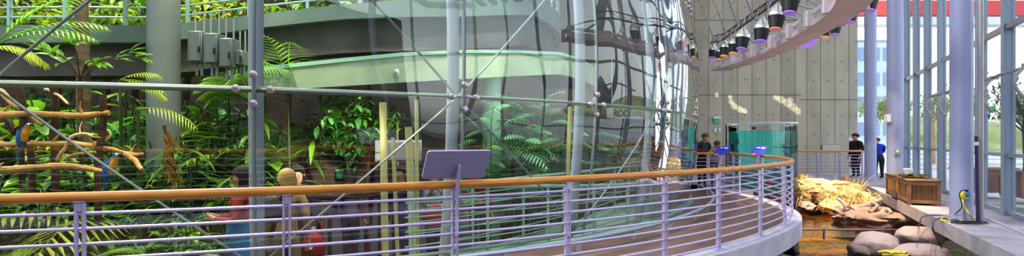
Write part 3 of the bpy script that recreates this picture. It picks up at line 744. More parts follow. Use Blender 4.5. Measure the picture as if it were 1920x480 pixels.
# wall fittings
o = thing('exit_sign', 'small green lit sign under a white lamp box on the concrete wall', 'sign', P(1344, 226, 21.94))
part('lamp_box', MB().bbox(P(1344, 221, 21.93), (.32, .10, .09), .01), 'white', o); part('panel', MB().bbox(P(1344, 227.5, 21.95), (.24, .05, .17), .005), 'green', o)
solo('switch_plate', MB().bbox(P(1341, 244, 21.98), (.12, .03, .15), .008), 'white', 'left one of two white switch plates below the green sign', 'switch plate')
solo('switch_plate', MB().bbox(P(1349, 243.5, 21.98), (.10, .03, .13), .008), 'white', 'right one of two white switch plates below the green sign', 'switch plate')
solo('notice_board', MB().bbox(P(1558, 277.5, 22.46), (.75, .04, .26), .01), 'fin2', 'blank brown grey board low on the concrete wall behind the far rail', 'board')
o = thing('poster_stand', 'tall narrow white poster board standing beside the man in the dark suit', 'poster', P(1598, 336, 20.6))
part('board', MB().bbox(P(1598, 294, 20.6), (.30, .03, 1.5), .01), 'white', o)
part('print', MB().box(P(1598, 272, 20.57), (.24, .01, .34)), 'pink', o, False); part('print', MB().box(P(1598, 309, 20.57), (.24, .01, .24)), 'pink', o, False); part('foot', MB().box(P(1598, 331, 20.6), (.34, .3, .02)), 'greybox', o, False)

# far rails
def straight_rail(pa, pb, label, nposts, z=1.05, rails=8, loc=None):
    pa, pb = Vector(pa), Vector(pb); r = thing('far_railing', label, 'railing', pa); up = Vector((0, 0, 1))
    part('handrail', MB().tube([pa+up*z, pb+up*z], .035, 10), 'hand', r)
    for k in range(rails): part('rail', MB().tube([pa+up*(z-.13-.108*k), pb+up*(z-.13-.108*k)], .010, 6), 'lav', r)
    t = (pb-pa).normalized()
    for i in range(nposts):
        p = lerp(pa, pb, i/(nposts-1)); b = MB()
        for sg in (-1, 1): b.box(p+t*.022*sg+up*(z/2), (.018, .05, z), ax=(t, Vector((t.y, -t.x, 0)), up))
        part('post', b, 'lav', r, False)
    return r
straight_rail((9.75, 18.35, 0), (12.05, 18.35, 0), 'straight far railing with wood top behind the straw mound', 4)
straight_rail((4.9, 15.35, 0), (6.35, 15.30, 0), 'short straight rail the two visitors lean on, left of the aquarium', 3)
struct('deck_landing', MB().box((5.2, 17.3, -.13), (3.4, 4.1, .26)), 'deckR')

# aquarium
ac = Vector((7.55, 16.2, 0)); ar = 1.0
o = thing('aquarium', 'tall round acrylic aquarium of teal water in front of the concrete wall', 'aquarium', (ac.x, ac.y, -.6))
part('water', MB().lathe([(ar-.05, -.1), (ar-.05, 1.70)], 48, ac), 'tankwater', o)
sh = MB(); nn_ = 48; vs = []
for z in (-.1, 1.93):
    for j in range(nn_): vs.append(ac+Vector((math.cos(2*PI*j/nn_)*ar, math.sin(2*PI*j/nn_)*ar, z)))
sh.add(vs, [(j, (j+1) % nn_, nn_+(j+1) % nn_, nn_+j) for j in range(nn_)])
part('acrylic_wall', sh, 'acryl', o)
rim = MB()
rim.lathe([(ar+.004, 1.925), (ar+.012, 1.93), (ar+.012, 1.95), (ar-.03, 1.95), (ar-.03, 1.93)], 48, ac, cap=False); part('rim', rim, 'white', o)
part('plinth', MB().lathe([(ar+.03, -.62), (ar+.03, -.1)], 40, ac), 'rockd', o)
part('coral_bed', MB().blob(ac+Vector((0, -.1, .0)), (.86, .8, .62), 3, .25, 2.2, 3), 'coral', o)
pk = MB()
for i in range(12): pk.blob(ac+Vector((-.84+.03*math.sin(i*2), -.15, .0+i*.14)), (.09, .13, .13), i, .3, 2, 2)
for i in range(12): pk.blob(ac+Vector((.66+.04*math.sin(i*1.3), -.42, .0+i*.14)), (.15, .16, .13), i+20, .3, 2, 2)
part('rock_pillar', pk, 'tankrock', o)
part('clip_box', MB().bbox(ac+Vector((-.58, -.84, 1.78)), (.10, .05, .08), .01), 'blk', o)

# ------------------------------------------------------------------ pond, straw, rocks
solo('pond_water', flat(3.0, 12.5, 11.32, 18.0, -.62), 'pond', 'calm golden brown pond water between the straw bank and the divider', 'water', kind='stuff')
solo('pond_water', flat(3.0, 12.5, 5.5, 11.28, -.68), 'pondn', 'rippled pond water with white glints in front of the divider', 'water', kind='stuff')
mb = MB(); n = 30; vs = []
for i in range(n+1):
    for j in range(n+1):
        x_, y_ = 2.5+10*i/n, 5+13.5*j/n; vs.append((x_, y_, -.98+.16*noise.noise(Vector((x_*.9, y_*.9, 3)))))
mb.add(vs, [(i*(n+1)+j, (i+1)*(n+1)+j, (i+1)*(n+1)+j+1, i*(n+1)+j+1) for i in range(n) for j in range(n)]); struct('pond_bed', mb, 'bed')
o = thing('pond_divider', 'low glass divider with thin dark top edge crossing the pond', 'divider', (7.0, 11.35, -.9))
p0, p1 = P(1478, 430, 11.3), P(1705, 431, 11.3)
part('top_edge', MB().tube([p0, p1], .022, 6), 'divtop', o)
part('pane', MB().box(((p0.x+p1.x)/2, 11.3, p0.z-.22), (p1.x-p0.x, .015, .42)), 'divider', o, False)
part('post', MB().box(P(1545, 438, 11.3), (.035, .03, .24)), 'divtop', o, False)
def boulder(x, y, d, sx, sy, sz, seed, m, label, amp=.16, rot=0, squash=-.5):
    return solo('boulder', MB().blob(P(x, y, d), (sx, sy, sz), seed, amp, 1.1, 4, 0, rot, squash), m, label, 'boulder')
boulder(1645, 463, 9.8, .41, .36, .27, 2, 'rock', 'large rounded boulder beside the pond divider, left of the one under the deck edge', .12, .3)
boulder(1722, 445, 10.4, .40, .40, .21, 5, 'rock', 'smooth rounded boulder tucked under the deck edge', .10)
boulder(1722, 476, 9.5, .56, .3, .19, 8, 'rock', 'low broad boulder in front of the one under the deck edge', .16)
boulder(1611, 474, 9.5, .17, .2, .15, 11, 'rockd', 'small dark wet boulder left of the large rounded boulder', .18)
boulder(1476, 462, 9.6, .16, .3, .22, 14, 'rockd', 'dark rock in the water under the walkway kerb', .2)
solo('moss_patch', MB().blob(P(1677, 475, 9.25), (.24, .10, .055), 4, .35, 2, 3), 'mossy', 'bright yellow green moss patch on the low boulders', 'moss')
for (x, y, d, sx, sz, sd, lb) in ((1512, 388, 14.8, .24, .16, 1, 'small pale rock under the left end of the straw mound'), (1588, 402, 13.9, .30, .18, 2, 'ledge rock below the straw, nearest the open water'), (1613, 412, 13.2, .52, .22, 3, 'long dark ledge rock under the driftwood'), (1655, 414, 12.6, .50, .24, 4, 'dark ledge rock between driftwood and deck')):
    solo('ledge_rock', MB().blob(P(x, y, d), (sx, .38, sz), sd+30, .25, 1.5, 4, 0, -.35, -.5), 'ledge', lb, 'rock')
mb = MB()
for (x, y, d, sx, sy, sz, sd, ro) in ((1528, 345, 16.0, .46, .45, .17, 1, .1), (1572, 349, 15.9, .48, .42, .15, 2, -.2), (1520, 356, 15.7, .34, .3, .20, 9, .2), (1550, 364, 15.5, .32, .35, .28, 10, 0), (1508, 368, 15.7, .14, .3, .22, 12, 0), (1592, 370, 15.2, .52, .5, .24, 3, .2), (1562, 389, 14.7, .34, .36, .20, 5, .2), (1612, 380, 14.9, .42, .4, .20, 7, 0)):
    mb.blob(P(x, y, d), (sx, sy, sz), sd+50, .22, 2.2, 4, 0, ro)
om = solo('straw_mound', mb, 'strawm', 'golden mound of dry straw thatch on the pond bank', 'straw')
solo('hollow_shade_blob', MB().blob(P(1530, 386, 15.9), (.42, .3, .3), 91, .2, 1.5, 3), 'tankrock', 'dark blob standing for the shade in the hollow under the overhanging straw thatch', 'rock')  # dark blob put in for the shade under the straw
R2 = random.Random(5); mb = MB(); nb = 0
for (x, y, d, n_, L0, sp_) in ((1590, 366, 15.0, 300, .62, 1.0), (1563, 380, 14.7, 220, .50, .9), (1615, 374, 14.7, 200, .50, .9), (1602, 352, 15.6, 160, .55, .8), (1500, 372, 15.6, 130, .4, .8), (1545, 372, 15.3, 160, .36, .7), (1575, 350, 15.8, 160, .4, .9), (1522, 352, 15.6, 160, .36, .9), (1635, 372, 14.8, 90, .4, 1.0), (1512, 335, 16.2, 60, .3, .9)):
    c = P(x, y, d)
    for i in range(n_):
        q = R2.uniform(0, 2*PI); e_ = R2.uniform(.0, 1.25); dv = Vector((math.cos(q)*math.cos(e_)*sp_, math.sin(q)*math.cos(e_)*sp_, math.sin(e_)))
        mb.leaf(c+Vector((R2.gauss(0, .12), R2.gauss(0, .08), R2.gauss(-.03, .06))), dv, (0, 1, 0) if abs(dv.z) > .9 else (0, 0, 1), L0*R2.uniform(.5, 1.15), R2.uniform(.010, .022), R2.uniform(.6, 2.0), R2.random(), 4, 0, .1, (1, .9, .7, .4, .05))
o = solo('straw_blades', mb, 'strawb', 'loose golden straw blades bristling from the mound on the pond bank', 'straw', kind='stuff')
def log(pts, r0, r1, m, label, name='driftwood_log', cat='driftwood'):
    k = len(pts); sp_ = smoothp(pts, 4); n = len(sp_)
    rs = [lerp(r0, r1, i/(n-1))*(1+.18*noise.noise(Vector((i*.7, r0*40, len(label)*.37)))) for i in range(n)]
    return solo(name, MB().tube(sp_, rs, 9), m, label, cat)
log([P(1592, 395, 13.4), P(1620, 388, 13.5), P(1652, 375, 13.8)], .13, .06, 'drift', 'long grey driftwood log lying along the ledge rocks')
log([P(1570, 372, 14.0), P(1583, 382, 13.7), P(1592, 396, 13.4)], .04, .07, 'drift', 'forked driftwood limb rising towards the straw')
log([P(1600, 398, 13.2), P(1630, 394, 13.2), P(1660, 392, 13.0)], .10, .06, 'drift', 'lower driftwood log in front of the long grey one')
log([P(1631, 398, 12.9), P(1645, 386, 13.0), P(1632, 380, 13.1)], .05, .03, 'drift', 'short bent driftwood stub beside the deck')
log([P(1650, 402, 12.6), P(1662, 392, 12.7), P(1672, 400, 12.5)], .06, .04, 'drift', 'knotted driftwood root nearest the deck edge')
for (x, y0, d, lb) in ((1501, 327, 16.9, 'short wooden stump post left behind the straw mound'), (1586, 331, 17.0, 'short wooden stump post right behind the straw mound')):
    p = P(x, y0, d); solo('stump_post', MB().lathe([(.075, -.3), (.08, p.z-.02), (.068, p.z)], 12, (p.x, p.y, 0)), 'crateo', lb, 'post')

# ------------------------------------------------------------------ lighting bridge
BP = [(6.55, 16.9), (6.62, 15.6), (6.6, 14.0), (6.42, 12.4), (6.12, 10.9), (5.80, 9.5), (5.28, 8.2), (4.5, 7.1)]
bpts = smoothp([Vector((x, y, 3.62)) for x, y in BP], 6)
bridge = thing('lighting_bridge', 'curved lavender grey lighting bridge with slotted sides hanging over the pond', 'lighting bridge', bpts[0])
def side(i, pts=bpts):
    t = (pts[min(i+1, len(pts)-1)]-pts[max(i-1, 0)]).normalized(); return t, Vector((t.y, -t.x, 0))
def sweep(pts, prof, mb=None):
    mb = mb or MB(); k = len(prof); vs = []
    for i, p in enumerate(pts):
        t, s = side(i, pts); vs += [p+s*a+Vector((0, 0, z)) for a, z in prof]
    n = len(pts); fs = [(i*k+j, (i+1)*k+j, (i+1)*k+(j+1) % k, i*k+(j+1) % k) for i in range(n-1) for j in range(k)]
    fs += [tuple(range(k)), tuple((n-1)*k+j for j in range(k-1, -1, -1))]
    return mb.add(vs, fs)
part('soffit', sweep(bpts, [(-.22, 0), (.22, 0), (.22, .06), (-.22, .06)]), 'truss', bridge, False)
for sg in (-1, 1):
    part('lower_side', sweep(bpts, [(sg*.22, .0), (sg*.26, .0), (sg*.26, .10), (sg*.22, .10)]), 'truss', bridge, False)
    part('upper_side', sweep(bpts, [(sg*.20, .22), (sg*.25, .22), (sg*.25, .30), (sg*.20, .30)]), 'truss', bridge, False)
    for i in range(2, len(bpts), 5):
        t, s = side(i); c = bpts[i]+s*sg*.27+Vector((0, 0, .15))
        part('bracket_box', MB().bbox(c, (.17, .15, .32), .012, ax=(t, s, Vector((0, 0, 1)))), 'truss', bridge, False)
tp = smoothp([P(1333, 80, 17.0), P(1352, 76, 15.6), P(1376, 60, 14.4), P(1397, 45, 13.4), P(1430, 22, 12.2), P(1458, 0, 10.8), P(1490, -30, 9.5), P(1520, -70, 8.2)], 6)
def near(p): return min(tp, key=lambda q: abs(q.y-p.y))
tp2 = [p+Vector((.10, 0, .22)) for i, p in enumerate(tp)]
tr_ = MB().tube(tp, .024, 8); tr_.tube(tp2, .016, 8)
for i in range(0, len(tp)-3, 3): tr_.tube([tp[i], tp2[i+3]], .009, 5); tr_.tube([tp2[i], tp[i]], .009, 5)
part('pipe_truss', tr_, 'blk', bridge)
for i in range(2, len(bpts), 4):
    t, s = side(i); c = bpts[i]
    for ee in (-.5, .5):
        q = near(c+t*ee); part('strut', MB().cyl(c-s*.26+Vector((0, 0, .28)), q, .020, 8), 'steel', bridge)
hg = MB()
for i in range(3, len(tp), 6):
    t, s = side(min(i, len(bpts)-1)); hg.tube([tp[i], tp[i]+Vector((-.28, 0, .75))], .022, 6); hg.tube([tp[i]+Vector((-.24, 0, .62)), tp[i]+Vector((.25, 0, 1.0))], .016, 6); hg.tube([tp[i]+Vector((-.28, 0, .75)), tp[i]+Vector((-1.6, 0, 3.6))], .010, 5)
part('hanger', hg, 'rod', bridge)
def spot_lamp(lens, tilt=(0, 0)):
    r = thing('spot_lamp', 'x', 'stage light')
    part('can', MB().lathe([(.115, -.20), (.15, .0), (.155, .02)], 20), 'blk', r)
    part('reflector', MB().lathe([(.158, .02), (.165, .05), (.15, .12), (.10, .20), (.055, .24), (.03, .30)], 20), 'silver', r)
    part('lens', MB().lathe([(.10, -.205), (.108, -.235), (.06, -.245)], 18), lens, r)
    y = MB().tube([(-.17, 0, .0), (-.18, 0, .2), (-.1, 0, .38), (0, 0, .42), (.1, 0, .38), (.18, 0, .2), (.17, 0, .0)], .010, 6); y.cyl((0, 0, .4), (0, 0, .52), .016, 8)
    part('yoke', y, 'greybox', r); return r
# can opens downwards, wider at the bottom rim in the photo's nearer lamps
pos = [(1337, 97, 16.9, .90, 'lensP', 'farthest black stage light at the tip of the pipe truss'),
       (1350, 100, 16.2, .85, 'lensO', 'second farthest stage light on the truss, with orange lens'),
       (1359, 92, 15.4, .95, 'lensO', 'third farthest stage light on the truss, partly silver'),
       (1376, 86, 14.5, .95, 'lensO', 'stage light on the truss behind the one with the violet lens'),
       (1392, 74, 13.5, 1.12, 'lensP', 'stage light with violet lens midway along the truss'),
       (1428, 58, 12.2, 1.12, 'lensP', 'stage light with big silver hood, second nearest below the frame top'),
       (1456, 34, 10.7, 1.05, 'lensR', 'stage light with pink glowing lens'),
       (1482, 2, 9.5, 1.0, 'lensP', 'nearest stage light on the left side, cut by the frame top'),
       (1595, 26, 10.0, .75, 'lensP', 'stage light on the right side in front of the red band'),
       (1567, 52, 11.6, .70, 'lensP', 'stage light on the right side below the bridge, left of the red band'),
       (1548, 58, 12.6, .70, 'lensO', 'small stage light with orange lens right of the bridge'),
       (1631, 0, 9.0, .85, 'lensP', 'stage light at the frame top above the pale columns')]
for (x_, y_, d, s_, ln, lb) in pos:
    r = spot_lamp(ln); r.location = P(x_, y_, d); r.scale = (s_,)*3; r.rotation_euler = (-.12, .16, 0); r['label'] = lb
    r['group'] = 'stage lights on the lighting bridge'
# coloured gel flaps on the right side of the bridge
for (x_, y_, d, m_, lb) in ((1530, 62, 12.0, 'lensO', 'orange gel flap on the right flank of the bridge'), (1512, 88, 13.2, 'lensP', 'violet gel flap on the right flank of the bridge'), (1570, 40, 10.6, 'lensP', 'larger violet gel flap on the right flank of the bridge'), (1605, 10, 9.2, 'lensW', 'pale gel flap on the bridge nearest the frame top')):
    c = P(x_, y_, d); solo('gel_flap', MB().prism([c+Vector((-.16, .1, 0)), c+Vector((.12, 0, -.03)), c+Vector((.24, -.1, .16)), c+Vector((.0, .0, .2))], (0, .01, .02)), m_, lb, 'gel flap', smooth=False)
#PART2
# ------------------------------------------------------------------ inside the dome: ramps, columns, fittings
def angx(x, r, near=True):
    """angle about the dome centre where the sight line at pixel column x meets radius r"""
    k = (x-960)/F; a = k*k+1; b = -2*(k*(CX)+CY); c = CX*CX+CY*CY-r*r
    q = max(0, b*b-4*a*c); t = (-b-math.sqrt(q))/(2*a); X, Y = k*t, t
    return math.degrees(math.atan2(X-CX, CY-Y)), t
def ztab(r, pts):
    tab = sorted((angx(x, r)[0], H0-(y-260)/F*angx(x, r)[1]) for x, y in pts)
    return lambda a: interp(tab, a)
zA = ztab(8.5, [(-200, 48), (0, 48), (250, 48), (340, 44), (480, 27), (640, 9), (870, -7), (1000, -12)])
zAl = ztab(8.5, [(-200, 81), (0, 81), (250, 80), (340, 74), (480, 53), (640, 36), (870, 31), (1000, 28)])
upper = thing('upper_ramp', 'high curved grey ramp with teal railing sweeping across the rainforest', 'ramp', pol(8.5, 20, 3))
aL, aR = -25, 95
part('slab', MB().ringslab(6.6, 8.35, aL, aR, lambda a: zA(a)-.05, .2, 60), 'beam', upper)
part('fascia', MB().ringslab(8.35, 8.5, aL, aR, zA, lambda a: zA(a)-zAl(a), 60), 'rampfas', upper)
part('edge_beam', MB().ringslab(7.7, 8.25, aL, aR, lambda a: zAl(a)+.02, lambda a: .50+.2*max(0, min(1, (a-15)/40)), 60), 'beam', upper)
for k in range(6): part('rail', MB().tube([pol(8.42, a, zA(a)+.14+.15*k) for a in range(aL, aR+1, 2)], .016, 6), 'teal', upper)
for k in range(20):
    a = aL+2+k*6; part('post', MB().box(pol(8.42, a, zA(a)+.45), (.05, .05, 1.0), math.radians(a)), 'teal', upper, False)
part('handrail', MB().tube([pol(8.42, a, zA(a)+1.03) for a in range(aL, aR+1, 2)], .03, 8), 'teal', upper)
zB = ztab(9.5, [(480, 134), (600, 121), (760, 105), (870, 100), (1050, 103)])
zBl = ztab(9.5, [(480, 172), (700, 158), (870, 148), (1050, 139)])
lower = thing('lower_ramp', 'sunlit pale green curved ramp passing behind the palms, below the grey one', 'ramp', pol(9.5, 35, 2))
aL, aR = 21, 92
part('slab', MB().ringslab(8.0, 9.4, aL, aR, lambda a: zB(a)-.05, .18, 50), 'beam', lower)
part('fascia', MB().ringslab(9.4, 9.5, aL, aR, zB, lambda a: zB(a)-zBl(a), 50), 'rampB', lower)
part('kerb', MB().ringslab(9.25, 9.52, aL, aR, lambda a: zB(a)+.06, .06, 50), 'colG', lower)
o = thing('wall_lamp', 'small pale square fitting on the face of the sunlit pale green ramp', 'wall lamp', P(742, 137, 8.55))
part('plate', MB().bbox(P(742, 137, 8.62), (.10, .05, .12), .01), 'white', o); part('lens', MB().cyl(P(742, 137, 8.6), P(742, 137, 8.54), .025, 10), 'greybox', o)
# low ramp beside the glass with two rails
zC = lambda a: lerp(-.40, -.06, max(0, min(1, (a-30)/28)))
low = thing('inner_ramp', 'pale green ramp with teal rails rising along the inside of the glass', 'ramp', pol(11.3, 45, -.4))
part('slab', MB().ringslab(10.3, 11.79, 29, 100, zC, .16, 50), 'rampdeck', low)
zf = ztab(10.7, [(860, 345), (1000, 331), (1080, 323), (1150, 315), (1230, 308)]); zn = ztab(11.55, [(780, 352), (870, 350), (1045, 349), (1150, 347), (1250, 340)])
for rr, zt, i0, i1 in ((10.7, zf, 31, 96), (11.55, zn, 29.5, 96)):
    part('handrail', MB().tube([pol(rr, lerp(i0, i1, i/50), zt(lerp(i0, i1, i/50))) for i in range(51)], .026, 8), 'teal', low)
    for k in range(1, 7): part('rail', MB().tube([pol(rr, lerp(i0, i1, i/50), lerp(zt(lerp(i0, i1, i/50)), zC(lerp(i0, i1, i/50)), k/7)) for i in range(51)], .010, 6), 'teal', low)
    for k in range(12):
        a = i0+.4+k*5.4
        if a > i1: continue
        part('post', MB().tube([pol(rr, a, zC(a)), pol(rr, a, zt(a))], .022, 8), 'teal', low)
column(*P(307, 260, 7.45).xy, .205, -.6, 8, 'colL', 'wide pale concrete column among the plants, left of the thick glass mullion')
column(*P(922, 260, 10.2).xy, .175, -.6, 2.75, 'colG', 'pale green round column under the sunlit ramp, beside the bamboo palms')
# hanging cabinets
def cabinet(x0, x1, y0, y1, d, label, m='cab'):
    c = P((x0+x1)/2, (y0+y1)/2, d); w_, h_ = (x1-x0)/F*d, (y1-y0)/F*d
    o = thing('control_cabinet', label, 'cabinet', (c.x, c.y, c.z-h_/2), 'grey cabinets below the upper ramp')
    part('housing', MB().bbox(c, (w_, .25, h_), .01), m, o)
    part('door', MB().bbox(c+Vector((w_*.06, -.13, 0)), (w_*.72, .02, h_*.94), .006), m, o)
    part('handle', MB().bbox(c+Vector((w_*.36, -.15, -.1*h_)), (.02, .03, .09), .004), 'blk', o)
    part('hanger', MB().cyl(c+Vector((-w_*.3, 0, h_/2)), c+Vector((-w_*.3, 0, h_/2+.3)), .012, 6).cyl(c+Vector((w_*.3, 0, h_/2)), c+Vector((w_*.3, 0, h_/2+.3)), .012, 6), 'greybox', o)
    part('conduit', MB().cyl(c+Vector((-w_*.2, 0, -h_/2)), c+Vector((-w_*.2, 0, -h_/2-.18)), .02, 6).cyl(c+Vector((w_*.15, 0, -h_/2)), c+Vector((w_*.15, 0, -h_/2-.18)), .02, 6), 'greybox', o)
cabinet(361, 388, 61, 118, 7.6, 'leftmost grey wall cabinet hanging under the upper ramp'); cabinet(390, 416, 65, 121, 7.6, 'second grey wall cabinet from the pale column')
cabinet(419, 443, 74, 128, 7.6, 'third grey wall cabinet, nearest the thick mullion'); cabinet(447, 463, 97, 124, 7.7, 'small square grey cabinet beside the thick mullion')
# bamboo poles
for (x0, yt, xb, wpx, d, lb) in ((718, 192, 723, 13, 7.35, 'thick bamboo pole, leftmost of the upright poles'), (737, 258, 748, 7.5, 7.5, 'thin short bamboo pole behind the white panel'), (766, 238, 776, 13, 7.3, 'thick bamboo pole, right one of the two thick poles'), (781, 187, 783, 7, 7.7, 'thin tall bamboo pole rising right of the thick poles'), (745, 229, 746, 4, 8.6, 'thinnest bamboo pole standing farther back')):
    a = P(x0, yt, d); b = Vector((P(xb, 480, d).x, d, -.6)); r_ = wpx*d/F/2
    mb = MB(); n = 16; rs = []; ps = []
    for i in range(n+1):
        t = i/n; p = lerp(b, a, t); ps += [p]; rs += [r_*(1.0 if i % 3 else 1.07)]
    solo('bamboo_pole', mb.tube(ps, rs, 10), 'bamboo', lb, 'pole')
for (x0, yt, d, w_) in ((1069, 200, 9.4, 8), (1080, 192, 9.6, 6), (1088, 208, 9.8, 9)):
    a = P(x0, yt, d); solo('bamboo_cane', MB().tube([Vector((a.x-.1, d, -.1)), Vector((a.x-.04, d, .9)), a], [w_*d/F/2]*3, 8), 'bamboo', {1069: 'left one of three close canes behind the inner ramp rail', 1080: 'middle thin one of three close canes behind the inner ramp rail', 1088: 'right one of three close canes behind the inner ramp rail'}[x0], 'cane')
o = thing('blank_panel', 'pale grey blank board on two legs behind the bamboo poles', 'board', P(747, 320, 8.2))
part('board', MB().bbox(P(747, 283, 8.2), (.68, .03, .29), .01), 'greybox', o); part('frame', MB().bbox(P(747, 283, 8.22), (.72, .02, .33), .01), 'fin', o)
for x_ in (720, 775): a = P(x_, 298, 8.22); part('leg', MB().cyl((a.x, 8.22, -.6), a, .02, 8), 'fin', o)
solo('orange_basin', MB().lathe([(.16, 0), (.30, .14), (.31, .16), (.27, .16), (.15, .03)], 20, P(692, 309, 9.6)), 'orange', 'orange bowl on the ledge beside the mossy rock', 'bowl')
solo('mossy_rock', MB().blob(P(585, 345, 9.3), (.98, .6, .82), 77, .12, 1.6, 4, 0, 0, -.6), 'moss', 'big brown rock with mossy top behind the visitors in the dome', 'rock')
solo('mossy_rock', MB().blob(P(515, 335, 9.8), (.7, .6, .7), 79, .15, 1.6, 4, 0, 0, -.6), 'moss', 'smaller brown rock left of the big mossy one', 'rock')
o = thing('green_box', 'little green box with pale top on the dark counter', 'box', P(639, 333, 8.7)); part('case', MB().bbox(P(639, 327, 8.7), (.13, .1, .14), .01), 'dgreen', o); part('lid', MB().bbox(P(639, 319, 8.7), (.14, .11, .02), .005), 'white', o)
a = P(500, 352, 8.3); b = P(830, 352, 8.3)
o = thing('dark_counter', 'dark curved counter rail crossing behind the visitors', 'counter', (a.x, 8.3, -.6))
part('top', MB().tube([pol(10.1, 21+i, .68) for i in range(13)], .07, 10), 'tankrock', o)
for q in (22, 26, 30): part('leg', MB().cyl(pol(10.1, q, -.6), pol(10.1, q, .66), .03, 8), 'tankrock', o)
# sign board with letters seen through the glass
o = thing('letter_board', 'pale hanging board with dark capital letters seen through the right side of the dome', 'sign', P(1185, 222, 12.2))
q0, q1 = P(1138, 204, 11.6), P(1225, 206, 12.6); xa = (q1-q0); xa.z = 0; L = xa.length; xa.normalize(); up = Vector((0, 0, 1)); za = xa.cross(up)
c = (q0+q1)/2; c.z = P(1180, 213, 12.1).z
part('board', MB().bbox(c, (L, .03, .24), .004, ax=(xa, -za, up)), 'greybox', o)
text_mesh('ROCI', .23, 'tankrock', o, c-xa*(L*.38)+za*.02-up*.08, xa, up)
text_mesh('ROCI', .23, 'blk', o, c-xa*(L*.38)+za*.024-up*.08, xa, up) if False else None
part('hanger', MB().cyl(c-xa*L*.4, c-xa*L*.4+up*1.2, .01, 6).cyl(c+xa*L*.4, c+xa*L*.4+up*1.2, .01, 6), 'greybox', o)

# ------------------------------------------------------------------ perches and macaws
def branch(pts, r0, r1, m, label, twigs=0):
    k = [P(*p) for p in pts]; sp_ = smoothp(k, 5); n = len(sp_); sd = (pts[0][0]*.013+pts[0][1]*.07)
    sp_ = [p+Vector((0, 0, .02*noise.noise(Vector((i*.35, sd, 0))))) for i, p in enumerate(sp_)]
    rs = [lerp(r0, r1, i/(n-1))*(1+.25*noise.noise(Vector((i*.5, sd, 4)))) for i in range(n)]
    mb = MB().tube(sp_, rs, 8); rn = random.Random(int(sd*1000))
    for j in range(twigs):
        i = rn.randrange(2, n-2); d = Vector((rn.uniform(-.5, .5), rn.uniform(-.3, .3), rn.uniform(-.2, .8))).normalized()
        mb.tube([sp_[i], sp_[i]+d*.09, sp_[i]+d*.15+Vector((.03, 0, .02))], [rs[i]*.55, rs[i]*.4, rs[i]*.2], 6)
    return solo('perch_branch', mb, m, label, 'branch')
branch([(-40, 217, 6.0), (60, 214, 6.0), (140, 217, 6.0), (205, 213, 6.05)], .036, .03, 'bark', 'topmost horizontal perch branch, just under the ring beam', 2)
branch([(-40, 270, 5.9), (40, 270, 5.9), (110, 268, 5.95), (175, 274, 6.0)], .032, .022, 'bark', 'middle horizontal perch branch crossing behind the brace rod', 4)
branch([(-40, 318, 5.7), (40, 317, 5.7), (110, 310, 5.7), (165, 317, 5.8), (215, 328, 5.9)], .040, .026, 'bark', 'lowest horizontal perch branch, under the right macaw', 3)
branch([(130, 266, 6.1), (190, 276, 6.1), (235, 286, 6.15), (270, 291, 6.2)], .026, .02, 'bark', 'perch branch just above the right macaw', 3)
branch([(235, 288, 6.15), (252, 300, 6.1), (266, 318, 6.0)], .035, .022, 'bark', 'broken branch end hanging right of the right macaw')
branch([(108, 300, 5.85), (120, 280, 5.8), (135, 258, 5.8), (160, 250, 5.85), (175, 252, 5.9)], .02, .014, 'barkp', 'pale bent forked branch in the middle of the perches', 3)
branch([(0, 170, 6.2), (20, 190, 6.15), (45, 210, 6.1), (80, 235, 6.1)], .035, .025, 'bark', 'sloping branch at the top left of the perches', 1)
branch([(85, 168, 6.2), (110, 178, 6.1), (128, 195, 6.0)], .018, .012, 'barkp', 'short pale branch stub under the ring beam')
branch([(178, 270, 6.1), (200, 262, 6.1), (207, 250, 6.1), (198, 244, 6.1), (188, 256, 6.1)], .016, .012, 'barkp', 'pale looped twig beside the middle perch')
branch([(120, 300, 5.95), (150, 287, 5.95), (180, 288, 5.95)], .018, .012, 'bark', 'thin low branch under the pale forked one')
for (x0, y0, x1, y1, d, r_, lb) in ((31, 150, 60, 312, 6.05, .035, 'dark upright post of bark leftmost among the perches'), (100, 160, 104, 300, 6.15, .04, 'dark upright post of bark in the middle of the perches'), (193, 178, 184, 345, 6.05, .036, 'dark upright post of bark left of the right macaw'), (0, 215, 40, 265, 6.2, .03, 'dark slanting post of bark at the left edge')):
    a, b = P(x0, y0, d), P(x1, y1, d); b2 = b+(b-a).normalized()*.0; b2 = Vector((b.x, d, -.55))
    solo('perch_post', MB().tube(smoothp([a, lerp(a, b, .35)+Vector((.02, 0, 0)), lerp(a, b, .7)-Vector((.02, 0, 0)), b, b2], 3), r_, 8), 'barkd', lb, 'trunk')
def skin_mesh(verts, edges, radii, root=0, sub=2):
    me = bpy.data.meshes.new('skin'); me.from_pydata(verts, edges, []); o = bpy.data.objects.new('skin', me); COL.objects.link(o)
    md = o.modifiers.new('s', 'SKIN'); md.use_smooth_shade = True
    for v, r_ in zip(me.skin_vertices[0].data, radii):
        v.radius = r_ if isinstance(r_, tuple) else (r_, r_)
    me.skin_vertices[0].data[root].use_root = True
    sb = o.modifiers.new('b', 'SUBSURF'); sb.levels = sub; sb.render_levels = sub
    dg = bpy.context.evaluated_depsgraph_get(); dg.update()
    out = bpy.data.meshes.new_from_object(o.evaluated_get(dg)); bpy.data.objects.remove(o); return out
M['mblue'] = mat('macaw_blue', (.02, .13, .42), .5, 0, .3, 20); M['mgold'] = mat('macaw_gold', (.75, .34, .02), .5, 0, .2, 20); M['beak'] = mat('macaw_beak', (.02, .02, .02), .4)
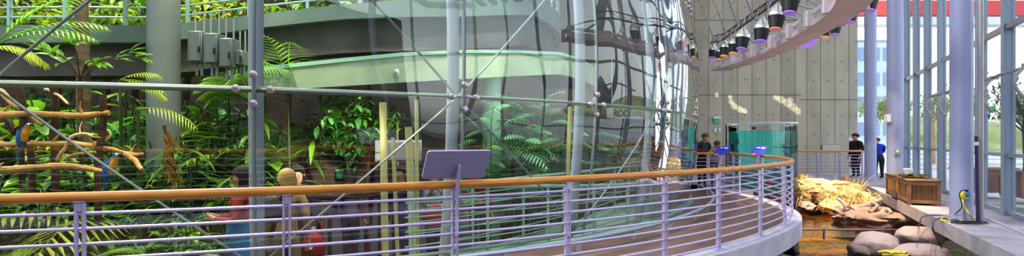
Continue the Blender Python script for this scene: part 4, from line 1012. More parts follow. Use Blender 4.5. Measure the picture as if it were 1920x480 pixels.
def macaw(base, sgn, label, s=1.0, tail=True):
    """perched macaw facing sgn*x, chest turned to the viewer side"""
    r = thing('macaw', label, 'macaw', base)
    v = [(0, 0, .10), (-.03*sgn, 0, .03), (.035*sgn, 0, .20), (.07*sgn, 0, .275), (.10*sgn, -.005, .31), (.125*sgn, -.005, .305), (-.08*sgn, .01, -.10), (-.13*sgn, .02, -.30)]
    ed = [(0, 1), (0, 2), (2, 3), (3, 4), (4, 5), (1, 6), (6, 7)]
    rad = [.075, .06, .068, .045, .05, .035, .028, .012]
    me = skin_mesh([tuple(q*s for q in p) for p in v], ed, [x_*s for x_ in rad])
    me.materials.clear(); finish(me, ['mblue', 'mgold']); 
    for f in me.polygons:
        c = f.center/s; n_ = f.normal
        f.material_index = 1 if (n_.x*sgn > .1 and .02 < c.z < .30 and c.x*sgn > -.01-.1*c.z+.03) else 0; f.use_smooth = True
    o = bpy.data.objects.new('body', me); COL.objects.link(o); o.parent = r
    wl_ = MB()
    for sy in (-1, 1): wl_.blob(Vector(base)+Vector((-.035*sgn*s, sy*.06*s, .08*s)), (.045*s, .022*s, .15*s), 3, .08, 1, 2)
    part('wing', wl_, 'mblue', r)
    b = MB().tube([Vector(base)+Vector((q[0]*sgn, 0, q[1]))*s for q in ((.125, .315), (.155, .312), (.172, .29), (.168, .262))], [.026*s, .024*s, .014*s, .003*s], 8); part('beak', b, 'beak', r)
    part('face_patch', MB().blob(Vector(base)+Vector((.115*sgn*s, -.03*s, .315*s)), (.022*s, .02*s, .022*s), 2, .05, 1, 2), 'white', r)
    part('eye', MB().blob(Vector(base)+Vector((.115*sgn*s, -.049*s, .32*s)), (.007*s, .006*s, .007*s), 2, 0, 1, 1), 'beak', r)
    f = MB()
    for sy in (-1, 1):
        for q in (-.02, .01): f.tube([Vector(base)+Vector((.0, sy*.025*s, .03*s)), Vector(base)+Vector((q*s, sy*.025*s-.01, -.005*s))], .008*s, 5)
    part('foot', f, 'beak', r)
macaw(P(207, 329, 5.8), 1, 'blue and gold macaw on the lowest perch beside the pale column', .72)
macaw(P(44, 267, 5.8), 1, 'blue and gold macaw half hidden by a dark trunk at the left edge', .62)

# ------------------------------------------------------------------ plants
def rdir(rn, el0, el1):
    a = rn.uniform(0, 2*PI); e_ = math.radians(rn.uniform(el0, el1)); return Vector((math.cos(a)*math.cos(e_), math.sin(a)*math.cos(e_), math.sin(e_)))
def proto_shrub(rn, m, n=150, Hh=1.2, W=.6, L=.20, lw=.085, name='broadleaf_shrub'):
    r = thing(name, 'x', 'shrub'); st = MB(); fo = MB()
    for k in range(9):
        d = rdir(rn, 45, 85); top = Vector((d.x*W, d.y*W, Hh*rn.uniform(.5, 1.0)))
        ps = [Vector((0, 0, 0)), top*.5+Vector((d.x, d.y, 0))*.05, top]; st.tube(ps, [.016, .011, .005], 5)
        for j in range(n//9):
            t = rn.uniform(.3, 1.0); p = lerp(ps[1], ps[2], (t-.5)*2) if t > .5 else lerp(ps[0], ps[1], t*2)
            ld = rdir(rn, -15, 50); fo.leaf(p, ld, (0, 0, 1), L*rn.uniform(.6, 1.2), lw*rn.uniform(.7, 1.2), rn.uniform(.3, 1.1), min(1, max(.02, rn.gauss(.42, .22))), 4)
    part('stem', st, 'stem', r); part('foliage', fo, m, r, False); return r
def proto_big(rn, m, n=12, Hh=.9, L=.75, lw=.28, name='banana_plant', cat='plant'):
    r = thing(name, 'x', cat); st = MB(); fo = MB()
    for k in range(n):
        a = k*2.4+rn.uniform(-.3, .3); e_ = math.radians(rn.uniform(40, 80)); d = Vector((math.cos(a)*math.cos(e_), math.sin(a)*math.cos(e_), math.sin(e_)))
        h_ = Hh*rn.uniform(.35, 1.0); p = Vector((d.x*h_*.5, d.y*h_*.5, h_)); st.tube([(0, 0, 0), p*.6+Vector((0, 0, .1*h_)), p], [.02, .014, .008], 5)
        fo.leaf(p, Vector((d.x, d.y, .35)), (0, 0, 1), L*rn.uniform(.7, 1.1), lw*rn.uniform(.7, 1.1), rn.uniform(.9, 1.6), min(1, max(.05, rn.gauss(.5, .2))), 7, 0, .3)
    part('stem', st, 'stem', r); part('foliage', fo, m, r, False); return r
def proto_palm(rn, m, n=10, Hh=.6, L=1.1, LL=.28, W=.022, name='palm', pairs=16, droop=1.1, el=(25, 75), stemm='stem'):
    r = thing(name, 'x', 'palm'); st = MB().tube([(0, 0, 0), (.02, .01, Hh*.5), (0, 0, Hh)], [.05, .04, .035], 7); fo = MB()
    for k in range(n):
        a = k*2.4+rn.uniform(-.3, .3); e_ = math.radians(rn.uniform(*el)); d = Vector((math.cos(a)*math.cos(e_), math.sin(a)*math.cos(e_), math.sin(e_)))
        fo.frond((0, 0, Hh), d, L*rn.uniform(.75, 1.1), pairs, LL, W, droop*rn.uniform(.8, 1.3), rn.uniform(.35, .75), rn)
    part('trunk', st, stemm, r); part('foliage', fo, m, r, False); return r
def proto_tree(rn, m, Hh=3.2, cr=(1.0, 1.0, .8), n=420, L=.24, lw=.10, name='tree', tr=.07, bark='barkd'):
    r = thing(name, 'x', 'tree'); st = MB().tube([(0, 0, 0), (.06, .03, Hh*.4), (-.03, 0, Hh*.8), (0, 0, Hh)], [tr, tr*.8, tr*.6, tr*.3], 8); fo = MB()
    ends = []
    for k in range(11):
        d = rdir(rn, 0, 70); e_ = Vector((d.x*cr[0], d.y*cr[1], Hh+d.z*cr[2]-.25)); b = Vector((0, 0, Hh*rn.uniform(.7, .95)))
        st.tube([b, lerp(b, e_, .5)+Vector((0, 0, .1)), e_], [.03, .02, .008], 5); ends.append((b, e_))
    for i in range(n):
        b, e_ = rn.choice(ends); p = lerp(b, e_, rn.uniform(.3, 1.05))+Vector((rn.gauss(0, .13), rn.gauss(0, .13), rn.gauss(0, .13)))
        fo.leaf(p, rdir(rn, -35, 40), (0, 0, 1), L*rn.uniform(.6, 1.2), lw*rn.uniform(.7, 1.2), rn.uniform(.3, 1.0), min(1, max(.02, rn.gauss(.45, .22))), 3)
    part('trunk', st, bark, r); part('foliage', fo, m, r, False); return r
def proto_feather(rn, name='bamboo_palm'):
    r = thing(name, 'x', 'palm'); st = MB(); fo = MB()
    for k in range(7):
        x_, y_ = rn.gauss(0, .16), rn.gauss(0, .12); h_ = rn.uniform(1.4, 2.5); st.tube([(x_, y_, 0), (x_*1.2, y_, h_*.5), (x_*1.5, y_, h_)], [.014, .012, .008], 5)
        for j in range(5):
            z = h_*rn.uniform(.35, 1); d = rdir(rn, 5, 55); fo.frond((x_*1.3, y_, z), d, rn.uniform(.4, .7), 9, .20, .035, 1.0, rn.uniform(.3, .8), rn)
    part('stem', st, 'stem', r); part('foliage', fo, 'leafF', r, False); return r
R3 = random.Random(11)
protos = {
 'A': [proto_shrub(R3, 'leafA'), proto_shrub(R3, 'leafB', 190, 1.3, .6, .16, .06), proto_shrub(R3, 'leafA', 100, 1.0, .6, .27, .12)],
 'G': [proto_big(R3, 'leafA', 12, .9, .6, .2), proto_big(R3, 'leafB', 14, .7, .6, .34, 'arum_plant'), proto_big(R3, 'leafY', 12, .8, .6, .2, 'ginger_plant')],
 'P': [proto_palm(R3, 'leafA'), proto_palm(R3, 'leafY', 9, .5, 1.0, .30, .024), proto_palm(R3, 'leafB', 12, .3, .75, .18, .020, 'fern', 16, 1.4, (30, 80))],
 'T': [proto_tree(R3, 'leafA'), proto_tree(R3, 'leafY', 3.6, (1.1, 1.0, .7)), proto_tree(R3, 'leafB', 3.0, (.9, .9, 1.0), 420, .3, .13)],
 'F': [proto_feather(R3)],
 'O': [proto_shrub(R3, 'leafO', 40, .9, .3, .16, .07, 'orange_leaved_shrub')],
}
protos['A'].append(proto_shrub(R3, 'leafY', 150, 1.2, .55, .17, .07)); protos['A'].append(proto_shrub(R3, 'leafA', 220, 1.1, .65, .26, .038))
used = {}
def plant(kind, i, loc, s, label, group=None, cat=None):
    p = protos[kind][i]; rz = R3.uniform(0, 2*PI)
    if (kind, i) not in used:
        used[(kind, i)] = 1; o = p; o.location = loc; o.rotation_euler = (0, 0, rz); o.scale = (s,)*3; o['label'] = label
        if group: o['group'] = group
        return o
    o = dup(p, loc, rz, s, label)
    if group: o['group'] = group
    elif 'group' in o: del o['group']
    return o
FZ = -.6
names = {('A', 0): 'glossy green broad-leaved shrub', ('A', 1): 'dark blue-green small-leaved shrub', ('A', 2): 'large-leaved green shrub', ('A', 3): 'bright yellow-green shrub', ('A', 4): 'narrow-leaved mid-green shrub', ('G', 0): 'long-leaved green banana-like plant', ('G', 1): 'dark wide-leaved arum-like plant', ('G', 2): 'yellow-green ginger-like plant', ('P', 0): 'green feather palm', ('P', 1): 'yellow-green feather palm', ('P', 2): 'dark green arching fern'}
def scatter(x0, x1, n, r0, r1, s0, s1, kinds, where, grp):
    for j in range(n):
        r_ = R3.uniform(r0, r1); x_ = lerp(x0, x1, (j+R3.uniform(.1, .9))/n); a, d = angx(x_, r_); p = pol(r_, a, FZ)
        k = R3.choice(kinds)
        if k[0] == 'P' and x_ > 360: k = ('A', 4)
        plant(k[0], k[1], p, R3.uniform(s0, s1), names[k]+' '+where, names[k]+' '+grp)
ALL = [('A', 0), ('A', 1), ('A', 2), ('A', 3), ('A', 4), ('A', 4), ('A', 0), ('G', 0), ('G', 1), ('P', 2), ('P', 2)]
scatter(-60, 400, 22, 10.9, 11.35, .75, 1.05, ALL, 'in the front row just inside the left glass', 'front row')
scatter(-80, 415, 24, 10.0, 10.6, 1.05, 1.5, ALL, 'in the second row behind the perches at the left', 'second row')
scatter(-80, 450, 26, 9.2, 9.9, 1.5, 2.0, ALL+[('P', 0), ('P', 1)], 'in the tall planting under the upper ramp at the left', 'tall row')
scatter(-80, 470, 18, 8.3, 9.0, 2.0, 2.5, [('A', 0), ('A', 1), ('A', 2), ('A', 4), ('A', 3)], 'at the back of the planting under the upper ramp', 'back row')
scatter(-80, 480, 12, 5.5, 6.6, 2.2, 2.7, [('A', 0), ('A', 1), ('A', 2)], 'in the shade deep inside the dome', 'deep row')
# palms and specials placed where the photo shows them
def at(x, d, z=FZ): q = P(x, 260, d); return (q.x, d, z)
def palm_at(i, x, y, d, s, label):
    top = P(x, y, d); p = protos['P'][i]; hh = (.6, .5, .3)[i]*s
    o = plant('P', i, (top.x, d, top.z-hh), s, label)
    return o
def hero_frond(name, base, tip, L, droop, m, c, label, pairs=20, LL=.3, W=.035, n=1, fan=None, stem=None):
    r = thing(name, label, 'palm', (base.x, base.y, FZ if stem is None else base.z))
    fo = MB(); d = (tip-base).normalized(); rn = random.Random(int(abs(base.x)*100))
    for k in range(n):
        dd = d if k == 0 else (d+Vector((rn.uniform(-.7, .7), rn.uniform(-.5, .5), rn.uniform(-.3, .6)))).normalized()
        fo.frond(base, dd, L*(1 if k == 0 else rn.uniform(.7, 1)), pairs, LL, W, droop, c, rn)
    part('foliage', fo, m, r, False)
    part('stem', MB().tube([(base.x+.05, base.y, FZ), (base.x+.02, base.y, lerp(FZ, base.z, .6)), base], [.03, .025, .015], 6), 'stem', r); return r
hero_frond('palm', P(258, 205, 6.2), P(345, 190, 6.2), .72, 1.2, 'leafY', .75, 'yellow-green arching palm frond crossing the wide pale column', 16, .26, .016, 1)
hero_frond('palm', P(-10, 85, 5.7), P(110, 20, 5.9), 1.05, 1.0, 'leafA', .6, 'green palm frond reaching in from the top left corner', 18, .3, .02, 3)
hero_frond('palm', P(-30, 95, 5.5), P(40, 70, 5.6), .5, 1.6, 'leafY', .8, 'yellowing palm frond drooping at the left edge', 15, .32, .018, 3)
hero_frond('palm', P(225, 150, 6.6), P(268, 147, 6.6), .55, .8, 'leafY', .8, 'yellow-green palm just left of the wide pale column', 14, .25, .016, 3)
hero_frond('palm', P(540, 165, 8.0), P(500, 120, 8.0), 1.0, 1.6, 'leafA', .7, 'wide green palm right of the thick mullion under the ramps', 15, .36, .022, 9)
hero_frond('palm', P(470, 190, 8.4), P(430, 140, 8.4), .9, 1.6, 'leafA', .6, 'green palm left of the thick mullion, below the cabinets', 15, .36, .022, 9)
hero_frond('palm', P(600, 210, 8.8), P(640, 160, 8.8), .8, 1.5, 'leafA', .45, 'green palm above the mossy rock', 14, .34, .022, 8)
r = thing('dead_palm_leaf', 'dry brown dead leaves hanging down beside the wide pale column', 'dead leaf', (P(318, 0, 6.5).x, 6.5, FZ)); fo = MB(); st = MB()
st.tube([(P(318, 0, 6.5).x, 6.5, FZ), P(316, 300, 6.5), P(308, 235, 6.5)], .018, 6)
for k in range(16):
    b_ = P(308+R3.uniform(-5, 6), R3.uniform(240, 315), 6.48); fo.leaf(b_, Vector((R3.uniform(-.5, .6), R3.uniform(-.4, .1), -.5)), (0, -1, .2), R3.uniform(.2, .42), .045, 1.3, R3.uniform(.2, .9), 5)
part('stalk', st, 'barkd', r); part('foliage', fo, 'dry', r, False)
palm_t = thing('palm_tree', 'tall ringed palm trunk rising left of the wide pale column', 'palm', at(153, 7.3))
tp_ = MB(); ps = [Vector((P(158, 260, 7.3).x, 7.3, FZ)), Vector((P(156, 150, 7.3).x, 7.3, P(0, 150, 7.3).z)), Vector((P(152, 0, 7.3).x, 7.3, P(0, 0, 7.3).z)), Vector((P(151, -120, 7.3).x, 7.3, 4.4))]
ps = smoothp(ps, 10); part('trunk', tp_.tube(ps, [.078*(1+.06*(i % 2)) for i in range(len(ps))], 12), 'palmtrunk', palm_t)
fo = MB()
for k in range(9): fo.frond(ps[-1], rdir(R3, 0, 60), 1.3, 20, .4, .045, 1.3, .5, R3)
part('foliage', fo, 'leafA', palm_t, False)
# banana-like plant at the base of the trunk in the light gap
for (x_, y_, dx, L, c, lb) in ((150, 120, 1, .5, .6, 0), (0, 0, 0, 0, 0, 0)):
    if not lb == 0 or L == 0: continue
    r = thing('tree_philodendron', 'lobed green philodendron with red stems around the palm trunk', 'plant', at(150, 7.0)); b = P(150, 150, 7.0); st = MB(); fo = MB()
    for (tx, ty, ll) in ((180, 118, .4), (240, 100, .45), (255, 108, .35), (100, 105, .45), (80, 95, .35), (137, 85, .35), (165, 125, .3), (215, 112, .4), (120, 118, .4)):
        t = P(tx, ty, 6.9+.3*math.sin(tx)); st.tube(smoothp([b, lerp(b, t, .5)+Vector((0, 0, .12)), t], 4), .007, 5)
        for q in range(5): fo.leaf(t, (t-b).normalized()+Vector((math.sin(q*2)*.7, math.cos(q*3)*.3, math.cos(q*2)*.4)), (0, -.4, 1), ll*.62, .09, .6, .45+.1*(q % 3), 4)
    st.tube([Vector((b.x, b.y, FZ)), b], .03, 6); part('stem', st, 'barkd', r); part('foliage', fo, 'leafA', r, False)
# trees whose crowns show over and under the ramps
for (x_, d, i, s, lb) in ((60, 11.5, 1, 1.30, 'sunlit tree behind the upper ramp rail at the left edge'), (200, 11.2, 1, 1.25, 'sunlit tree behind the upper ramp rail right of the palm trunk'), (255, 12.0, 0, 1.45, 'green tree behind the upper ramp rail beside the wide column'),
                     (110, 12.5, 0, 1.4, 'darker tree behind the upper ramp rail near the palm trunk'), (390, 11.5, 1, 1.36, 'sunlit tree behind the upper ramp rail above the cabinets'), (350, 12.2, 0, 1.45, 'green tree behind the upper ramp rail right of the wide column'), (540, 12.0, 3, 1.4, 'tree behind the upper ramp right of the thick mullion'), (690, 13, 0, 1.5, 'tree behind the upper ramp over the bamboo poles')):
    plant('T', i % 3, at(x_, d), s, lb)
for (x_, d, i, s, lb) in ((655, 8.6, 2, .72, 'leafy tree right of the mossy rock, under the pale ramp'), (690, 8.9, 0, .74, 'small tree beside the bamboo poles, under the pale ramp'), (600, 9.6, 0, .68, 'dark tree over the mossy rock'), (560, 9.8, 2, .62, 'dark tree behind the palm right of the thick mullion')):
    plant('T', i, at(x_, d), s, lb)
plant('O', 0, at(655, 8.4, .9), .9, 'orange and yellow leaved shrub above the right end of the mossy rock')
plant('A', 0, at(600, 9.0, 1.0), .45, 'small green shrub rooted on top of the mossy rock', None)
plant('A', 3, at(560, 9.1, 1.0), .4, 'small yellow-green shrub on the left of the mossy rock top', None)
plant('A', 2, at(640, 8.9, .8), .45, 'small large-leaved shrub on the right shoulder of the mossy rock', None)
for (x_, d, s, lb) in ((915, 9.2, .95, 'feathery bamboo palm in front of the pale green column'), (960, 9.4, 1.05, 'feathery bamboo palm right of the pale green column'), (1000, 9.9, 1.1, 'tall feathery bamboo palm midway along the inner ramp'), (1040, 10.6, 1.05, 'feathery bamboo palm left of the three close canes'), (975, 10.8, 1.2, 'taller bamboo palm at the back, right of the pale green column'), (1120, 12.5, 1.1, 'feathery bamboo palm behind the letter board')):
    plant('F', 0, at(x_, d, -.4), s, lb)
for (x_, d, s, i, lb) in ((985, 10.2, 1.0, 1, 'dark small-leaved shrub below the bamboo palms'), (1025, 10.8, 1.1, 0, 'green shrub below the bamboo palms near the canes'), (945, 10.4, .9, 2, 'large-leaved shrub at the foot of the pale green column'), (1160, 13.2, 1.7, 3, 'yellow-green shrub under the letter board'), (1195, 14.2, 2.2, 3, 'tall yellow-green shrub behind the letter board')):
    plant('A', i, at(x_, d), s, lb)
# unused prototypes are not left at the origin
for kk, lst in protos.items():
    for i, p in enumerate(lst):
        if (kk, i) not in used:
            for ch in list(p.children): bpy.data.objects.remove(ch)
            bpy.data.objects.remove(p)

# ------------------------------------------------------------------ people
CLO = {}
def cloth(c):
    if c not in CLO: CLO[c] = mat('cloth_%d' % len(CLO), c, .85, 0, .15, 12)
    return CLO[c]
SKIN = mat('skin', (.62, .34, .24), .55); SKIND = mat('skin_tan', (.42, .22, .14), .55)
def person(loc, face, Hh, label, top, bottom, hair, shoe=(.03, .03, .03), lean=0.0, arms='down', group=None, longhair=False, skin=SKIN, skirt=None, turn=0.0, headtilt=0.0, sleeves=True):
    """face: heading in degrees, 0 looks to the camera (-Y), 90 looks to +X"""
    J = {}
    def j(n, x_, y_, z, r_): J[n] = [Vector((x_, y_, z)), r_]
    j('pelvis', 0, 0, .53, .078); j('waist', 0, 0, .61, .068); j('chest', 0, -.005, .73, .082); j('upper', 0, 0, .80, .055); j('neck', 0, 0, .85, .028); j('jaw', 0, -.012, .885, .040); j('head', 0, -.005, .935, .056); j('crown', 0, 0, .972, .034)
    for sg, n in ((-1, 'l'), (1, 'r')):
        j('hip'+n, sg*.05, 0, .50, .058); j('knee'+n, sg*.052, -.008, .275, .037); j('ank'+n, sg*.052, .005, .045, .024); j('toe'+n, sg*.058, -.085, .022, .020)
        j('sh'+n, sg*.105, 0, .805, .042)
        if arms == 'down': E, Wr, Hn = (sg*.135, .015, .645), (sg*.135, -.03, .50), (sg*.13, -.045, .455)
        elif arms == 'read': E, Wr, Hn = (sg*.14, -.02, .65), (sg*.06, -.15, .66), (sg*.035, -.185, .675)
        elif arms == 'rest': E, Wr, Hn = (sg*.13, -.08, .66), (sg*.07, -.21, .64), (sg*.05, -.255, .64)
        elif arms == 'up': E, Wr, Hn = (sg*.13, -.06, .68), (sg*.07, -.13, .80), (sg*.05, -.15, .84)
        j('el'+n, *E, .028); j('wr'+n, *Wr, .019); j('pa'+n, *Hn, .020)
    la = math.radians(lean); piv = Vector((0, 0, .53)); rot = Matrix.Rotation(la, 3, 'X')
    for n in J:
        if n[:3] in ('hip', 'kne', 'ank', 'toe') or n == 'pelvis': continue
        J[n][0] = piv+rot@(J[n][0]-piv)
    nk = J['neck'][0].copy(); hr = Matrix.Rotation(math.radians(headtilt), 3, 'X')@Matrix.Rotation(math.radians(turn), 3, 'Z')
    for n in ('jaw', 'head', 'crown'): J[n][0] = nk+hr@(J[n][0]-nk)
    edges = [('pelvis', 'waist'), ('waist', 'chest'), ('chest', 'upper'), ('upper', 'neck'), ('neck', 'jaw'), ('jaw', 'head'), ('head', 'crown')]
    for n in 'lr': edges += [('pelvis', 'hip'+n), ('hip'+n, 'knee'+n), ('knee'+n, 'ank'+n), ('ank'+n, 'toe'+n), ('upper', 'sh'+n), ('sh'+n, 'el'+n), ('el'+n, 'wr'+n), ('wr'+n, 'pa'+n)]
    for n in 'lr':   # five fingers, the thumb from the side of the palm
        sg = -1 if n == 'l' else 1; pa = J['pa'+n][0]; dv = (pa-J['wr'+n][0]).normalized(); sd = Vector((0, 1, 0)).cross(dv); sd = sd.normalized() if sd.length > .1 else Vector((1, 0, 0))
        for k, (o_, l_) in enumerate(((-.012, .040), (-.004, .046), (.004, .043), (.012, .034))):
            J['f%d%s' % (k, n)] = [pa+sd*o_+dv*.018, .0055]; J['g%d%s' % (k, n)] = [pa+sd*o_*1.25+dv*(.018+l_*.6)+Vector((0, .006, 0)), .0048]
            edges += [('pa'+n, 'f%d%s' % (k, n)), ('f%d%s' % (k, n), 'g%d%s' % (k, n))]
        J['t'+n] = [pa-sd*sg*.020-dv*.004+Vector((0, -.008, 0)), .0065]; J['u'+n] = [pa-sd*sg*.028+dv*.018+Vector((0, -.010, 0)), .0055]
        edges += [('pa'+n, 't'+n), ('t'+n, 'u'+n)]
    ns = list(J); ix = {n: i for i, n in enumerate(ns)}
    me = skin_mesh([tuple(J[n][0]*Hh) for n in ns], [(ix[a], ix[b]) for a, b in edges], [J[n][1]*Hh for n in ns], ix['pelvis'], 1)
    me.materials.clear()
    for m_ in (skin, cloth(top), cloth(bottom), cloth(shoe)): me.materials.append(m_)
    segs = [(J[a][0]*Hh, J[b][0]*Hh, a, b) for a, b in edges]
    for f in me.polygons:
        best, bn = 9, None; c = f.center
        for a, b, na, nb in segs:
            ab = b-a; t = max(0, min(1, (c-a).dot(ab)/max(1e-9, ab.length_squared))); dd = (c-(a+ab*t)).length-(J[na][1]*(1-t)+J[nb][1]*t)*Hh
            if dd < best: best, bn, bt = dd, (na, nb), t
        na, nb = bn; mi = 1
        if na in ('neck', 'jaw', 'head') or (nb == 'neck' and bt > .75): mi = 0
        elif na[:2] in ('wr', 'pa') or na[0] in 'fgtu' and na not in ('upper',): mi = 0
        elif na[:2] == 'el' and not sleeves: mi = 0
        elif na[:3] in ('hip', 'kne') or nb[:3] == 'hip' or (na == 'pelvis' and bt < .35): mi = 2
        elif na[:3] in ('ank',): mi = 3
        if na == 'upper' and nb != 'neck': mi = 1
        f.material_index = mi; f.use_smooth = True
    r = thing('person', label, 'person', loc, group); r.rotation_euler = (0, 0, math.radians(face))
    o = bpy.data.objects.new('body', me); COL.objects.link(o); o.parent = r
    hc = J['head'][0]; R_ = rot@hr if False else (Matrix.Rotation(la+math.radians(headtilt), 3, 'X')@Matrix.Rotation(math.radians(turn), 3, 'Z'))
    def loc_part(name, mb, m_):
        mm = mb.mesh(name); mm.materials.append(m_); smooth_by_angle(mm, 60); q = bpy.data.objects.new(name, mm); COL.objects.link(q); q.parent = r; return q
    # hair shell: an ellipsoid with the face side cut back
    hb = MB(); n1, n2 = 18, 10; vs = []; fs = []
    for i in range(n2+1):
        th_ = PI*(.02+.62*i/n2)
        for k in range(n1):
            ph = 2*PI*k/n1; v = Vector((math.sin(th_)*math.cos(ph)*.064, math.sin(th_)*math.sin(ph)*.070, math.cos(th_)*.068))
            if v.y < -.008 and v.z < .030: v.y = -.008+.02*min(0, v.z) if v.z < .01 else max(v.y, -.045); v.x *= 1.03
            v = v+Vector((0, .006, .012)); 
            if longhair and i >= n2-3 and v.y > -.02: v.z -= (.035 if i == n2-3 else .06 if i == n2-2 else .10 if i == n2-1 else .13)*.8; v.x *= 1.05
            vs.append((hc+R_@v)*Hh)
    fs = [(i*n1+k, (i+1)*n1+k, (i+1)*n1+(k+1) % n1, i*n1+(k+1) % n1) for i in range(n2) for k in range(n1)]+[tuple(range(n1))]
    loc_part('hair', hb.add(vs, fs), cloth(hair))
    eb = MB()
    for sg in (-1, 1): eb.blob((hc+R_@Vector((sg*.021, -.056, .002)))*Hh, (.006*Hh, .004*Hh, .0045*Hh), 1, 0, 1, 1)
    loc_part('eyes', eb, M['blk'])
    fb = MB().tube([(hc+R_@Vector(q))*Hh for q in ((0, -.055, .006), (0, -.066, -.008), (0, -.069, -.018), (0, -.058, -.022))], [.004*Hh, .007*Hh, .009*Hh, .005*Hh], 6)
    for sg in (-1, 1): fb.blob((hc+R_@Vector((sg*.057, .002, -.006)))*Hh, (.006*Hh, .011*Hh, .018*Hh), 1, 0, 1, 1)
    loc_part('nose_and_ears', fb, skin)
    loc_part('mouth', MB().blob((hc+R_@Vector((0, -.052, -.036)))*Hh, (.014*Hh, .005*Hh, .004*Hh), 1, 0, 1, 1), cloth((.42, .12, .11)))
    if skirt:
        loc_part('skirt', MB().lathe([(.082*Hh, .64*Hh), (.11*Hh, .50*Hh), (.125*Hh, .20*Hh), (.12*Hh, .20*Hh)], 20), cloth(skirt))
    return r
# outside the dome
p = person((P(1316, 0, 16.0).x, 16.0, 0), 12, 1.66, 'man in dark green jacket and white collar leaning on the rail and reading', (.02, .06, .05), (.03, .03, .04), (.16, .09, .05), lean=12, arms='read', headtilt=18)
q = P(1316, 283, 15.55); solo('open_leaflet', MB().bbox(P(1317, 281, 15.66), (.34, .16, .012), .003, ax=(Vector((1, 0, 0)), Vector((0, .8, .6)), Vector((0, -.6, .8)))), 'blk', 'dark open folder held by the leaning man', 'folder')
p = person((P(1340, 0, 16.1).x, 16.1, 0), -8, 1.50, 'brown-haired visitor in pale top bending low over the rail', (.42, .38, .33), (.04, .10, .06), (.13, .06, .025), lean=22, arms='rest', headtilt=34, longhair=False)
p = person((P(1605, 0, 20.0).x, 20.0, 0), -80, 1.66, 'man in dark suit with white collar facing the poster board', (.015, .016, .03), (.02, .02, .03), (.05, .03, .02), headtilt=8, arms='down'); p.scale = (1.2, 1.3, 1.0)
p = person((P(1648, 0, 19.6).x, 19.6, 0), 175, 1.52, 'person in bright blue jacket seen from behind beyond the pale column', (.01, .05, .42), (.02, .022, .03), (.09, .045, .03), lean=10, arms='rest', headtilt=12); p.scale = (1.35, 1.2, 1.0)
# inside the dome
def inside(x, d, face, Hh, *a, **k): return person((P(x, 0, d).x, d, FZ), face, Hh, *a, **k)
inside(538, 6.4, 190, 1.70, 'blonde woman in beige coat with a dark bag, back to the glass', (.30, .19, .09), (.26, .17, .08), (.33, .21, .08), arms='down', turn=15, longhair=True)
inside(557, 7.4, 10, 1.70, 'dark-haired woman in dark top looking over the blonde woman', (.03, .035, .06), (.03, .03, .05), (.015, .01, .01), headtilt=10, turn=10, longhair=True)
inside(452, 6.4, -70, 1.72, 'visitor in red top and long blue skirt beside the thick mullion', (.32, .035, .015), (.02, .10, .25), (.02, .012, .01), arms='read', skirt=(.02, .17, .42), longhair=True, skin=SKIND)
inside(657, 8.5, 160, 1.62, 'dark-haired visitor in purple grey clothes left of the bamboo poles', (.05, .035, .075), (.03, .025, .06), (.012, .01, .012), longhair=True)
inside(752, 8.0, -30, 1.66, 'visitor in dark purple standing behind the bamboo poles', (.045, .03, .10), (.035, .03, .10), (.02, .012, .01), skin=SKIND)
inside(812, 8.3, 60, 1.60, 'visitor in grey top turned away near the inner ramp rail', (.16, .22, .22), (.03, .03, .045), (.02, .015, .015), arms='read')
inside(897, 9.3, 10, 1.64, 'visitor in red jacket and dark trousers behind the inner ramp rail', (.52, .015, .03), (.03, .035, .06), (.025, .015, .01))
def bag(x, y, d, s, m, label):
    c = P(x, y, d); o = thing('shoulder_bag', label, 'bag', (c.x, c.y, c.z-s*.5))
    part('pouch', MB().blob(c, (s*.42, s*.22, s*.5), 6, .08, 1, 3, 0, 0, -.7), m, o)
    part('strap', MB().tube([c+Vector((math.cos(q*PI/8)*s*.34, 0, .3*s+math.sin(q*PI/8)*s*.75)) for q in range(9)], .012, 6), m, o)
bag(588, 462, 6.9, .36, 'red', 'red bag with white dot standing behind the blonde woman')
solo('white_badge', MB().cyl(P(582, 464, 6.8), P(582, 464, 6.78), .028, 14), 'white', 'round white badge on the red bag', 'badge')
bag(816, 410, 7.9, .42, 'red', 'dark red bag hanging at the side of the visitor in grey')
bag(508, 395, 6.1, .36, 'blk', 'black shoulder bag against the back of the beige coat')

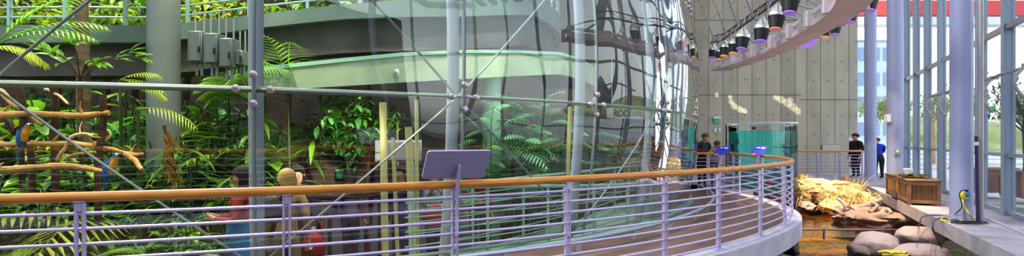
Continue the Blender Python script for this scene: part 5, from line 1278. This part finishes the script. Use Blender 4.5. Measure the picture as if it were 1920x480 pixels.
# ------------------------------------------------------------------ outside the windows
o = thing('red_canopy', 'long red roof edge with white underside high outside the windows', 'canopy', (22, 30, 7))
part('red_band', MB().bbox((27, 30, 8.75), (24, .6, .85), .02), 'redp', o); part('white_band', MB().bbox((27, 30.1, 8.05), (24, .8, .45), .02), 'white', o)
for x_ in (20.3, 30): part('support', MB().cyl((x_, 30.3, 0), (x_, 30.3, 8), .12, 10), 'white', o)
o = thing('far_building', 'pale blue building with rows of windows beyond the end glass', 'building', (42, 62, 0))
part('wall', MB().box((41.5, 64, 6.5), (6.5, 4, 13)), 'build', o, False)
for i in range(4):
    for k in range(4): part('window', MB().box((39.3+i*1.45, 61.97, 2.6+k*2.9), (1.0, .1, 1.5)), 'winblue', o, False)
def fence(y, x0, x1, label):
    o = thing('terrace_railing', label, 'railing', (x0, y, 0))
    for z in (.25, .45, .65, .85): part('rail', MB().cyl((x0, y, z), (x1, y, z), .015, 6), 'greybox', o)
    part('handrail', MB().cyl((x0, y, 1.05), (x1, y, 1.05), .03, 8), 'fin2', o)
    k = 0; x_ = x0
    while x_ <= x1: part('post', MB().box((x_, y, .52), (.05, .05, 1.04)), 'greybox', o, False); x_ += 2.2
fence(21.5, 15.6, 33, 'terrace railing outside the window wall')
protoT = proto_tree(R3, 'leafY', 3.4, (1.5, 1.5, 1.2), 620, .34, .14, 'garden_tree', .1, 'bark')
protoC = proto_tree(R3, 'leafB', 2.6, (.9, .9, 1.6), 620, .22, .07, 'dark_garden_tree', .08)
protoT.location = (24.5, 31, 0); protoT['label'] = 'yellow-green garden tree outside, left of the thick lavender column'
for (x_, y_, s, lb) in ((29.5, 35, 1.15, 'yellow-green garden tree outside behind the second window pane'), (27.5, 28.5, .85, 'small yellow-green garden tree outside, right of the thick lavender column'), (23, 34, 1.0, 'yellow-green garden tree outside near the far end of the windows'), (33, 33, 1.1, 'yellow-green garden tree outside towards the right edge')):
    dup(protoT, (x_, y_, 0), x_, s, lb)
protoC.location = (12.6, 13.1, 0); protoC.scale = (.85, .85, .85); protoC['label'] = 'dark loose tree just outside the rightmost window pane'
dup(protoC, (23.5, 41, 0), 1, 1.0, 'dark tree outside seen between pale column and window frames')
def planter(x, y, L, label):
    o = thing('terrace_planter', label, 'planter', (x, y, 0))
    part('box', MB().bbox((x, y, .33), (L, .6, .62), .02), 'brownp', o); part('rim', MB().bbox((x, y, .66), (L+.08, .68, .06), .01), 'cratelid', o)
planter(12.9, 14.6, 1.3, 'reddish brown wooden planter outside, left of the two'); planter(13.2, 13.35, 1.5, 'reddish brown wooden planter outside at the right edge')
o = thing('green_street_sign', 'small green sign outside behind the curved window arm', 'sign', (18.2, 20.4, 0)); part('plate', MB().bbox((18.2, 20.4, 2.6), (.62, .04, .24), .01), 'green', o); part('post', MB().cyl((18.2, 20.43, 0), (18.2, 20.43, 2.6), .03, 8), 'greybox', o)
